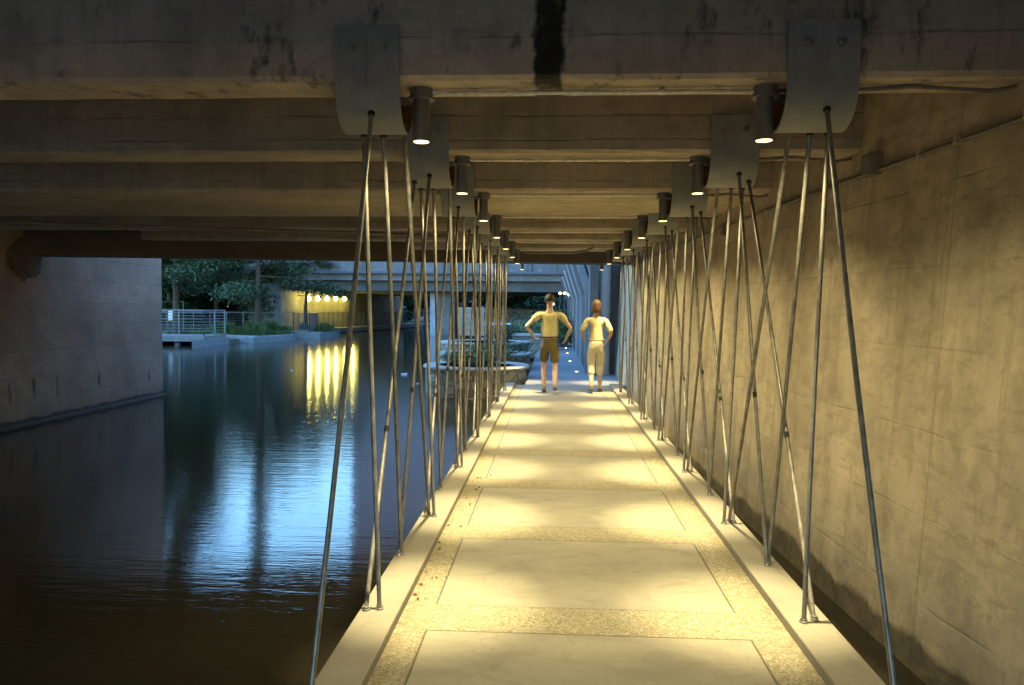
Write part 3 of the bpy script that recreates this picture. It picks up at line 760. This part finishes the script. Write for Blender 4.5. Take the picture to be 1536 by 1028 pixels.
# underside lit edge girder above the yellow wall
tag(br, 'long grey concrete road bridge crossing the river in the distance', 'bridge')
c0 = at(645, 505, B0+1.5); c1 = at(682, 505, B0+1.5)
o = empty('bridge_pier', (c0.x, B0+1.5, -2.5))
MB().box(0, .42, 0, .5, 0, zf0-.755+2.5).build('pale_lit_face', M['smooth_col'], o)  # paler concrete stands in for the pier face lit by the sky
MB().box(.421, c1.x-c0.x, .12, 3.2, 0, zf0-.755+2.5).build('shaft', M['outer_concrete'], o, bevel=.12)
tag(o, 'thick concrete pier standing in the water under the far bridge', 'pier')
# far left abutment wall with lights, parallel to the river
wa = Vector((-19.4, 53.2)); wb = Vector((-16.0, 80.))
dirw = (wb-wa).normalized(); nrm = Vector((dirw.y, -dirw.x))
def wallpoly(a, b, t=.6): return [(a.x, a.y), (b.x, b.y), (b.x-nrm.x*t, b.y-nrm.y*t), (a.x-nrm.x*t, a.y-nrm.y*t)]
o = MB().prism(wallpoly(wa, wb), -.4, zf0-.76).build('abutment_wall', M['tan_wall'])
tag(o, 'tan concrete wall under the far bridge washed with yellow light', 'wall')
o = MB().prism([(-20.2, 53.0), (-19.42, 53.0), (-19.42, 53.6), (-22.6, 56.2), (-22.9, 55.6)], -.4, zf0-.3).build('wing_wall', M['outer_concrete'])
tag(o, 'pale grey concrete wing wall left of the yellow lit wall', 'wall')
tag(MB().prism([(wa.x+nrm.x*.02, wa.y), (wb.x+nrm.x*.02, wb.y), (wb.x+nrm.x*2.2, wb.y), (wa.x+nrm.x*1.9, wa.y)], -.35, -.02).build('pavement', M['path']), kind='structure')
sx = [463, 477, 490.5, 503.5, 517, 529]
flo = None
for k, px in enumerate(sx):
    # intersect view ray with wall line offset .35
    r = Fv + Rv*((px-768)/F_PX) - Uv*((448-514)/F_PX)
    a = wa+nrm*.9
    # solve (t*rx, t*ry) = a + s*dirw
    det = r.x*(-dirw.y)+r.y*dirw.x; t = (a.x*(-dirw.y)+a.y*dirw.x)/det
    P = Vector((r.x*t, r.y*t, CAMH+r.z*t))
    if flo is None:
        flo = empty('wall_light', P)
        MB().lathe([(.05, .17), (.13, .11), (.16, -.02), (.12, -.14), (.04, -.18)], (0, 0, 0), 14).build('globe', M['bulb_far'], flo, smooth=True)
        MB().tube([(0, 0, .1), (0, 0, .2), (-nrm.x*.9, -nrm.y*.9, .22)], .025, 6).build('bracket', M['dark_rail'], flo)
        L = bpy.data.lights.new('bulb', 'POINT'); L.energy = 15*EK; L.color = (1, .86, .14); L.shadow_soft_size = .2
        lo = bpy.data.objects.new('bulb', L); col.objects.link(lo); lo.parent = flo; lo.location = (nrm.x*.3, nrm.y*.3, -.1)
        c = flo
    else:
        c = copy_tree(flo); c.location = P
    tag(c, f'bright yellow light on the far tan wall, {ORD2[k]} from the left of six', 'wall light', 'row of six yellow wall lights')

# ------------------------------------------------------------------ tall building far beyond (seen mirrored in the river)
bx = at(527, 460, 118).x
o = empty('office_building', (bx, 118, -.15))
MB().box(0, 46, 0, 20, 0, 60).build('wall', M['mirror'], o)
for k in range(15): MB().box(.5, 45.5, -.05, .0, 3+k*3.8, 4.9+k*3.8).build('window_band', M['window'], o)
tag(o, 'tall bluish office building far behind the far bridge', 'building')

o = empty('sky_blocker_building', (9, 24, -.1))  # unseen mass, added to keep sky light off the left abutment wall
MB().box(0, 24, 0, 70, 0, 24).build('wall', M['mirror'], o)
for k in range(6): MB().box(-.05, 0, 1, 69, 2.5+k*3.6, 4.4+k*3.6).build('window_band', M['window'], o)
tag(o, 'unseen building mass added on the right bank to block sky light', 'building')
# ------------------------------------------------------------------ planters, bushes, right-hand side beyond walkway
def planter(cx, cy, r, zt, lab, zb=-2.4):
    o = empty('stone_planter', (cx, cy, 0))
    n = 40
    MB().lathe([(r, zb), (r, WATER-.02), (r, zt-.07)], (0, 0, 0), n).build('wall', M['stone'], o, smooth=True)
    MB().lathe([(r-.32, zt-.068), (r+.05, zt-.068), (r+.06, zt-.03), (r+.04, zt), (r-.3, zt), (r-.32, zt-.02)], (0, 0, 0), n, cap=False).build('cap', M['capstone'], o, smooth=True)
    MB().lathe([(.01, zt-.065), (r-.33, zt-.065)], (0, 0, .02), n).build('soil', M['ground'], o)
    tag(o, lab, 'planter', 'stone planters beside the river path')
planter(-1.82, 18.0, 1.22, .30, 'nearest round stone planter, standing in the water at the walkway end')
planter(-1.9, 20.9, 1.27, .42, 'second round stone planter, just behind the nearest one')
planter(-2.2, 24.4, 1.42, .58, 'third round stone planter, below the dark shrub')
pb = at(771, 515, 31); pe = at(834, 512, 31)
o = empty('stone_bench_wall', (pb.x, 30, 0))
MB().box(0, pe.x-pb.x, 0, .9, -.3, .55).build('wall', M['stone'], o); MB().box(-.05, pe.x-pb.x+.05, -.06, .96, .551, .63).build('cap', M['capstone'], o)
tag(o, 'low reddish stone wall at the far end of the path left side', 'wall')
bush('shrub', (-1.7, 17.8, .25), .75, .62, 2600, .035, 'leaf_bright', 'bright green leafy shrub filling the nearest stone planter', seed=3)
bush('shrub', (-2.35, 18.2, .25), .4, .42, 900, .035, 'leaf_bright', 'small green shrub at the water edge of the nearest planter', seed=13)
bush('shrub', (-1.6, 20.9, .38), .8, .5, 1500, .04, 'grass', 'dull green shrub in the second stone planter', seed=4)
bush('shrub', (-1.75, 23.9, .5), .55, .95, 1700, .04, 'leaf_dark', 'tall dark shrub standing in the third stone planter', seed=5)
for k, (px, Y, rr, h) in enumerate(((780, 34, 1.4, 1.1), (812, 38, 1.8, 1.6), (846, 33, .8, 2.0), (835, 44, 1.8, 2.6), (790, 47, 2.2, 2.0))):
    q = at(px, 500, Y)
    bush('shrub', (q.x, Y, -.05), rr, h, 2200, .07, ['grass', 'leaf_bright', 'leaf_bright', 'leaf_dark', 'leaf_dark'][k],
         ['low grassy shrub behind the reddish stone wall', 'round green shrub left of the walking man', 'narrow green shrub against the kinked wall', 'tall dark shrub behind the walking man head', 'broad dark shrub farthest along the river path'][k], seed=50+k)
# terraced rock wall + rail far
q0 = at(765, 480, 60); q1 = at(852, 480, 60)
for k, (Y, zz, hh) in enumerate(((56, 0, .8), (62, .8, .8))):
    o = MB().box(q0.x-2, q1.x, Y, Y+1, zz-.3, zz+hh).build('terrace_wall', M['stone'])
    tag(o, ['lower', 'upper'][k]+' rough stone terrace wall far beyond the path', 'wall', 'stone terraces beyond the path')
# sign board on posts
s0 = at(687, 461, 22.5); s1 = at(726, 504, 22.5)
o = empty('sign_board', (s0.x, 22.5, 0)); W = s1.x-s0.x
MB().box(0, W, 0, .05, s1.z, s0.z).build('board', M['sign'], o, bevel=.01)
for xx in (.12, W-.12): MB().tube([(xx, .08, -2), (xx, .08, s0.z-.1)], .03, 8).build('post', M['dark_rail'], o)
tx = MB()
for r_ in range(4):
    z = s0.z-.14-r_*.17
    x = .12
    while x < W-.16:
        l = random.uniform(.03, .09); tx.box(x, min(x+l, W-.12), -.004, 0, z-.05, z); x += l+.03
tx.build('faded_writing', M['sign_ink'], o)
tag(o, 'plain tan sign board with faded rows on posts above the planters', 'sign')
# moored boats
def boat(name, x, y, L, W, rz, lab, canopy):
    o = empty(name, (x, y, WATER), rz); hull = MB(); N = 12; vs = []
    for k in range(N+1):
        u = k/N; w_ = W/2*(1-max(0, (u-.55)/.45)**2*.95)*(.85+.15*min(1, u*5)); zt = .42+.18*u*u; yy = L*(u-.5)
        vs += [(-w_, yy, zt), (-w_*.75, yy, -.15), (w_*.75, yy, -.15), (w_, yy, zt)]
    fs = []
    for k in range(N):
        a = k*4
        for j in range(3): fs.append((a+j, a+j+1, a+j+5, a+j+4))
    fs += [(0, 1, 2, 3), tuple(N*4+j for j in (3, 2, 1, 0))]
    hull.add(vs, fs); h = hull.build('hull', M['boat_white'], o, smooth=True)
    sol = h.modifiers.new('thick', 'SOLIDIFY'); sol.thickness = .04
    MB().box(-W*.42, W*.42, -L*.45, L*.25, .02, .06).build('deck', M['boat_blue'], o)
    for k in (-.3, -.05, .2): MB().box(-W*.36, W*.36, L*k-.12, L*k+.12, .06, .3).build('bench', M['boat_blue'], o)
    if canopy:
        MB().box(-W*.45, W*.45, -L*.25, L*.15, 1.25, 1.32).build('canopy', M['boat_white'], o, bevel=.03)
        for sx_ in (-.4, .4):
            for sy_ in (-.23, .13): MB().tube([(W*sx_, L*sy_, .3), (W*sx_, L*sy_, 1.26)], .02, 6).build('canopy_post', M['rail'], o)
    else:
        MB().tube([(-W*.4, L*.05, .4), (-W*.36, L*.05, .85), (W*.36, L*.05, .85), (W*.4, L*.05, .4)], .02, 6).build('grab_rail', M['rail'], o)
    tag(o, lab, 'boat', 'small white boats moored by the planters')
q = at(697, 520, 25.5); boat('moored_boat', q.x+.2, 26, 3.6, 1.3, .25, 'low white boat moored below the tan sign board', False)
q = at(740, 490, 36); boat('moored_boat', q.x, 37, 4.6, 1.7, .1, 'white boat with a canopy moored farther up the river path', True)

# kinked retaining wall, columns on the right of the path
kw = empty('kinked_wall', (0, 19.5, 0))
prof = [(.84, -.05), (.84, 2.04), (.44, 3.3), (.60, 3.36), (1.02, 2.10), (1.02, -.05)]
def extr(y0, y1, dx=0, pr=prof):
    mb = MB(); n = len(pr)
    mb.add([(x+dx, y0, z) for x, z in pr]+[(x+dx, y1, z) for x, z in pr],
           [tuple(range(n)), tuple(reversed(range(n, 2*n)))]+[(i, (i+1) % n, n+(i+1) % n, n+i) for i in range(n)])
    return mb
extr(.12, 30, .05).build('panel', M['brown_panel'], kw)
for yy in (0, 4.0, 8.0, 13, 19):
    extr(yy, yy+.11, -.01).build('rib', M['smooth_col'], kw)
tag(kw, 'brownish retaining wall with pale kinked ribs leaning over the path', 'wall')
pa = at(883, 500, 19.0); pb = at(897, 500, 19.0); pc = at(914, 500, 19.0)
o = MB().box(pa.x, pb.x, 18.9, 19.4, -.3, 6).build('stone_pillar', M['pillar'], bevel=.03)
tag(o, 'rough dark grey square pillar beside the pale round column', 'pillar')
o = empty('round_column', ((pb.x+pc.x)/2+.02, 19.1, -.3))
MB().lathe([((pc.x-pb.x)/2, 0), ((pc.x-pb.x)/2, 6.3)], (0, 0, 0), 28).build('shaft', M['smooth_col'], o, smooth=True)
MB().lathe([((pc.x-pb.x)/2+.012, 0), ((pc.x-pb.x)/2+.012, .38)], (0, 0, 0), 28).build('base_collar', M['smooth_col'], o, smooth=True)
tag(o, 'smooth pale blue-grey column at the right side of the walkway end', 'column')
o = MB().box(1.35, 2.2, 19.6, 19.9, -.3, 6).build('end_wall', M['outer_concrete'])
tag(o, 'narrow grey wall piece between the pale column and the lit wall', 'wall')

# little lights on the path and lamps beyond
gl = None
for k, (px, py) in enumerate(((854, 517), (849, 523), (851, 531), (855, 543), (865, 559))):
    q = atz(px, py, 0)
    if q.x > .78: q.x = .78-.02*k
    if gl is None:
        gl = empty('ground_light', q)
        MB().lathe([(.05, -.004), (.05, .012), (.04, .018)], (0, 0, 0), 14).build('ring', M['bolt'], gl)
        MB().lathe([(.04, .0185), (.03, .03), (.012, .034)], (0, 0, 0), 14).build('lens', M['small_lens'], gl)
        c = gl
    else: c = copy_tree(gl); c.location = q
    tag(c, f'small round light set in the path by the kinked wall, {ORD2[k]} from the far end', 'ground light', 'row of small lights in the path')
pl = None
for k, (px, py) in enumerate(((840, 441), (847, 441), (854, 443), (830, 457))):
    Y = (44, 41, 38, 48)[k]; q = at(px, py, Y)
    if pl is None:
        pl = empty('path_lamp', (q.x, Y, 0)); H0 = q.z
        MB().tube([(0, 0, -.1), (0, 0, H0)], .025, 6).build('post', M['dark_rail'], pl)
        MB().lathe([(.03, .1), (.09, .06), (.09, .02), (.05, -.03)], (0, 0, H0), 12).build('lamp_head', M['small_lens'], pl)
        c = pl
    else: c = copy_tree(pl); c.location = (q.x, Y, q.z-H0)
    tag(c, ['leftmost of the three high path lamps before the trees', 'middle one of the three high path lamps', 'rightmost of the three high path lamps near the kinked wall', 'lower single path lamp beside the walking man head'][k], 'lamp', 'warm path lamps in the distance')
# litter on the river
for k, (px, py) in enumerate(((606, 562), (627, 576), (437, 556))):
    q = atz(px, py, WATER); o = empty('floating_cup', (q.x, q.y, WATER), .7*k)
    s_ = .045 if k == 0 else .026
    MB().tube([(-s_*2, 0, .0), (s_*2, 0, .005)], [s_*.75, s_], 12).build('cup', M['litter'], o, smooth=True)
    MB().tube([(s_*2, 0, .005), (s_*2.15, 0, .005)], [s_*1.12, s_*1.1], 12).build('rim', M['litter'], o, smooth=True)
    tag(o, ['largest white foam cup floating on the river past the rods', 'tiny white cup floating close to the stone planter', 'small white cup floating in open water left of the reflections'][k], 'litter', 'white litter floating on the river')

# ------------------------------------------------------------------ people
M['skin'] = simple('skin', (.52, .33, .24), .55, 0, .05, 10, 0)
M['hair_dark'] = simple('dark_hair', (.03, .022, .016), .6, 0, .3, 40, .4)
M['hair_brown'] = simple('brown_hair', (.16, .085, .04), .6, 0, .3, 40, .4)
M['hair_light'] = simple('light_hair', (.34, .25, .17), .6, 0, .3, 40, .4)
def cloth(name, c):
    t = NT(name); n = t.noise(t.coord((3, 3, 1)), 5, 5, .6, 1.0)
    t.l(t.ramp(n, [(.3, tuple(x*.8 for x in c)), (.7, c)]), t.b.inputs['Base Color']); t.b.inputs['Roughness'].default_value = .9
    t.l(t.bump(n, .9, .03), t.b.inputs['Normal']); return t.m
M['yellow_shirt'] = cloth('pale_yellow_shirt', (.66, .57, .30)); M['olive'] = cloth('olive_shorts', (.17, .13, .05))
M['khaki'] = cloth('khaki_top', (.55, .46, .24)); M['cream'] = cloth('cream_trousers', (.66, .58, .38))
M['white'] = cloth('white_top', (.66, .64, .62)); M['grey_w'] = cloth('pale_trousers', (.58, .57, .60)); M['tan_belt'] = simple('tan_belt', (.22, .15, .08), .7); M['belt'] = simple('belt', (.05, .035, .02), .6); M['shoe'] = simple('shoe', (.12, .08, .06), .6)
def skin_mesh(verts, edges, sub=2):
    """verts: (x,y,z,rx,ry); returns a mesh grown by the skin modifier"""
    me = bpy.data.meshes.new('sk'); me.from_pydata([v[:3] for v in verts], edges, []); o = bpy.data.objects.new('sk', me); col.objects.link(o)
    md = o.modifiers.new('s', 'SKIN'); md.use_smooth_shade = True; md.branch_smoothing = .6
    for i, v in enumerate(verts):
        me.skin_vertices[0].data[i].radius = (v[3], v[4]); me.skin_vertices[0].data[i].use_root = (i == 0)
    s = o.modifiers.new('u', 'SUBSURF'); s.levels = sub; s.render_levels = sub
    dg = bpy.context.evaluated_depsgraph_get(); dg.update()
    out = bpy.data.meshes.new_from_object(o.evaluated_get(dg)); bpy.data.objects.remove(o)
    for p in out.polygons: p.use_smooth = True
    return out
def put(me, name, mat, parent):
    me.materials.clear(); me.materials.append(mat); o = bpy.data.objects.new(name, me); col.objects.link(o); o.parent = parent; return o
def chainv(V, E, pts, root):
    prev = root
    for p in pts: V.append(p); E.append((prev, len(V)-1)); prev = len(V)-1
    return prev
def person(x, y, rz, H, pose, wear, label, female):
    root = empty('person', (x, y, 0), rz); k = H/1.8
    sh = .17 if female else .20; hp = .095
    S = lambda p: tuple(a*k for a in p)
    tor = [(0, 0, .96, .125, .10), (0, 0, 1.10, .105 if female else .125, .085), (0, .01, 1.27, .135 if female else .155, .10), (0, 0, 1.42, .10, .075), (0, 0, 1.52, .05, .05),
           (0, .015, 1.60, .062, .07), (0, .01, 1.68, .075, .092), (0, .0, 1.755, .055, .065)]
    V = []; E = []
    V.append(S(tor[0])); 
    chainv(V, E, [S(t) for t in tor[1:]], 0)
    hands = []
    for s in (-1, 1):
        a = pose['arm'][s]     # list of elbow, wrist
        sp = (s*sh, 0, 1.41); el, wr = a
        palm = tuple(wr[i]+(wr[i]-el[i])*.30 for i in range(3))
        chainv(V, E, [S((*sp, .058, .056)), S(tuple((sp[i]+el[i])/2 for i in range(3))+(.047, .047)), S((*el, .038, .038)), S(tuple((wr[i]+el[i])/2 for i in range(3))+(.036, .034)), S((*wr, .025, .021)), S((*palm, .036, .017))], 3)
        hands.append((Vector(S(wr)), Vector(S(palm)), s))
        kn, an = pose['leg'][s]; hpj = (s*hp, 0, .90)
        toe = (an[0]+s*.02, an[1]+.19, max(.035, an[2]-.045+pose.get('toe', {}).get(s, 0)))
        heel = (an[0], an[1]-.035, an[2]-.04)
        chainv(V, E, [S((*hpj, .09, .09)), S(tuple((hpj[i]+kn[i])/2 for i in range(3))+(.075, .075)), S((*kn, .052, .055)), S(tuple(kn[i]*.62+an[i]*.38 for i in range(3))+(.053, .056)), S((*an, .034, .038)), S((an[0], an[1]+.08, an[2]-.035, .04, .032)), S((*toe, .036, .02))], 0)
    body = skin_mesh(V, E)
    # face, ears and fingers joined into the same body mesh
    b = MB(); n0 = b
    def ell(c, r, nn=8):
        pf = [(max(.0005, sin(pi*j/6))*1, -cos(pi*j/6)) for j in range(7)]; base = len(b.v)
        for (q, z) in pf:
            for w in range(nn): b.v.append((c[0]+r[0]*q*cos(2*pi*w/nn), c[1]+r[1]*q*sin(2*pi*w/nn), c[2]+r[2]*z))
        for i in range(6):
            for w in range(nn): a0 = base+i*nn+w; a1 = base+i*nn+(w+1) % nn; b.f.append((a0, a1, a1+nn, a0+nn))
    ell(S((0, .10, 1.655)), S((.012, .02, .022))); ell(S((0, .088, 1.61)), S((.026, .012, .008)))
    for s in (-1, 1): ell(S((s*.078, 0, 1.665)), S((.010, .018, .03))); ell(S((s*.03, .088, 1.685)), S((.012, .01, .007)))
    for wr, pm, s in hands:
        dv = (pm-wr).normalized(); sd = dv.cross(Vector((0, 1, 0))); sd = Vector((0, 1, 0)) if abs(dv.z) > .5 else Vector((0, 0, 1)); up = dv.cross(sd).normalized()*s
        for j, L in enumerate((.068, .078, .072, .056)):
            o_ = sd*(.027-.018*j)*k; L *= k; r = .0088*k; st = pm-dv*.012*k+o_
            b.tube([st, st+dv*L*.45-up*.004, st+dv*L*.8-up*.018*k, st+dv*L-up*.032*k], [r, r*.95, r*.85, r*.6], 7)
        st = wr.lerp(pm, .35)+sd*.028*k
        b.tube([st, st+sd*.022*k+dv*.025*k, st+sd*.028*k+dv*.055*k], [.011*k, .0095*k, .006*k], 7)
    bm = bmesh.new(); bm.from_mesh(body); base = [bm.verts.new(v) for v in b.v]
    for f in b.f:
        try: fc = bm.faces.new([base[i] for i in f]); fc.smooth = True
        except ValueError: pass
    bm.to_mesh(body); bm.free(); put(body, 'body', M['skin'], root)
    # top
    V = []; E = []; g = .016
    tt = [(0, 0, .925, .15, .125), (0, 0, 1.03, .15 if female else .165, .12), (0, 0, 1.12, .13 if female else .175, .115), (0, .01, 1.28, .16 if female else .20, .125), (0, 0, 1.41, .135, .10), (0, 0, 1.48, .07, .065)]
    V.append(S(tt[0])); chainv(V, E, [S(t) for t in tt[1:]], 0)
    for s in (-1, 1):
        sp = (s*sh, 0, 1.41); el, wr = pose['arm'][s]
        q = [S((*sp, .076, .072)), S(tuple((sp[i]+el[i])/2 for i in range(3))+(.068, .066))]
        if wear['sleeve'] > .5: q += [S((*el, .055, .055))]
        if wear['sleeve'] > 1: q += [S(tuple((wr[i]+el[i])/2 for i in range(3))+(.05, .048)), S(tuple(wr[i]*.95+el[i]*.05 for i in range(3))+(.037, .034))]
        chainv(V, E, q, 4)
    put(skin_mesh(V, E), 'shirt', M[wear['top']], root)
    V = [S((0, 0, 1.05, .165, .135)), S((0, 0, .96, .168, .142)), S((0, 0, .90, .165, .14))]; E = [(0, 1), (1, 2)]
    for s in (-1, 1):
        kn, an = pose['leg'][s]; hpj = (s*hp*.95, 0, .80)
        q = [S((*hpj, .108, .108)), S(tuple((hpj[i]+kn[i])/2 for i in range(3))+(.098, .098))]
        if wear['leg'] >= .5: q += [S(tuple(kn[i]+(.03 if i == 2 else 0) for i in range(3))+(.08, .08))]
        if wear['leg'] >= .8: q += [S(tuple(kn[i]*.5+an[i]*.5 for i in range(3))+(.078, .078))]
        if wear['leg'] >= 1: q += [S((an[0], an[1], an[2]+.03, .065, .07))]
        chainv(V, E, q, 2)
    put(skin_mesh(V, E), 'shorts' if wear['leg'] < .7 else 'trousers', M[wear['bot']], root)
    bl = MB(); 
    n_ = 20; vs_ = [S(((.172 if not female else .158)*cos(2*pi*q_/n_), .143*sin(2*pi*q_/n_), z_)) for z_ in (1.0, 1.03) for q_ in range(n_)]
    bl.add(vs_, [(q_, (q_+1) % n_, n_+(q_+1) % n_, n_+q_) for q_ in range(n_)])
    bo = bl.build('belt', M['belt'] if not female else M['tan_belt'], root, smooth=True); sb = bo.modifiers.new('t', 'SOLIDIFY'); sb.thickness = .01; sb.offset = 1
    # hair
    h = MB(); N = 18; rows = []
    for i in range(9):
        ph = pi*.60*i/8
        for w in range(N):
            a = 2*pi*w/N; back = .5-.5*sin(a); rr = 1.02+.03*sin(5*a+i)+.035*sin(9*a+2.3*i)+.02*sin(13*a)
            cut = 1 if back > .35 else .62
            p_ = ph*cut
            X = .080*sin(p_)*cos(a)*rr; Yv = .098*sin(p_)*sin(a)*rr+.002; Z = 1.692+.098*cos(p_)
            if female and i > 5 and back > .35: Z -= (i-5)*.040; X *= 1.10-.05*(i-5)*(.5+.5*cos(a*3)); Yv *= 1.02-.06*(i-5)
            h.v.append(S((X, Yv, Z)))
    for i in range(8):
        for w in range(N): a0 = i*N+w; a1 = i*N+(w+1) % N; h.f.append((a0, a1, a1+N, a0+N))
    ho = h.build('hair', M[wear['hair']], root, smooth=True); sol = ho.modifiers.new('t', 'SOLIDIFY'); sol.thickness = .014; sol.offset = 1
    for s in (-1, 1):
        an = pose['leg'][s][1]; V = [S((an[0], an[1]-.03, an[2]-.045, .042, .034))]; E = []
        chainv(V, E, [S((an[0], an[1]+.06, an[2]-.05, .045, .03)), S((an[0]+s*.02, an[1]+.17, max(.03, an[2]-.06), .045, .026)), S((an[0]+s*.02, an[1]+.21, max(.026, an[2]-.064), .03, .018))], 0)
        put(skin_mesh(V, E), 'shoe', M['shoe'], root)
    tag(root, label, 'person'); return root
walk = {-1: ((-.10, .20, .53), (-.09, .12, .085)), 1: ((.10, .02, .50), (.10, -.26, .15))}
walk2 = {-1: ((-.09, .03, .50), (-.09, -.22, .13)), 1: ((.09, .18, .52), (.085, .14, .085))}
stand = {-1: ((-.09, .07, .50), (-.09, -.05, .09)), 1: ((.09, .12, .51), (.09, .08, .085))}
person(-.06, 14.7, 0, 1.95, {'arm': {-1: ((-.42, -.05, 1.20), (-.30, .13, 1.03)), 1: ((.38, -.06, 1.17), (.30, .14, .98))}, 'leg': walk},
       dict(top='yellow_shirt', bot='olive', sleeve=.4, leg=.5, hair='hair_dark'), 'dark-haired person in pale yellow shirt and olive shorts walking away with elbows out', False)
person(.86, 14.95, 0, 1.84, {'arm': {-1: ((-.29, -.04, 1.17), (-.21, .16, 1.02)), 1: ((.29, -.05, 1.16), (.22, .14, .99))}, 'leg': walk2},
       dict(top='khaki', bot='cream', sleeve=.6, leg=.8, hair='hair_brown'), 'brown-haired person in pale khaki top and cream cropped trousers walking near the wall-side kerb', True)

# ------------------------------------------------------------------ sky, sun
world = bpy.data.worlds.new('World'); sc.world = world; world.use_nodes = True; wt = world.node_tree
bg = wt.nodes['Background']; sky = wt.nodes.new('ShaderNodeTexSky'); sky.sky_type = 'NISHITA'; sky.sun_disc = False
SUN_EL, SUN_ROT = 2.0, 95.0
sky.sun_elevation = radians(SUN_EL); sky.sun_rotation = radians(SUN_ROT); sky.air_density = 1.0; sky.dust_density = .3; sky.ozone_density = 3.1
wt.links.new(sky.outputs[0], bg.inputs[0]); bg.inputs[1].default_value = .15
sl = bpy.data.lights.new('sun', 'SUN'); sl.energy = .02; sl.angle = radians(10); sl.color = (1, .85, .7)
so = bpy.data.objects.new('sun', sl); col.objects.link(so)
az = radians(SUN_ROT); dvec = Vector((sin(az)*cos(radians(SUN_EL)), cos(az)*cos(radians(SUN_EL)), sin(radians(SUN_EL))))
so.rotation_euler = (-dvec).to_track_quat('-Z', 'Y').to_euler(); so.location = (0, -20, 30)
sc.view_settings.view_transform = 'Standard'; sc.view_settings.look = 'None'; sc.view_settings.exposure = EXPO; sc.view_settings.gamma = 1
sc.cycles.max_bounces = 8; sc.cycles.diffuse_bounces = 5; sc.cycles.glossy_bounces = 4
sc.cycles.sample_clamp_indirect = 6; sc.cycles.use_denoising = True
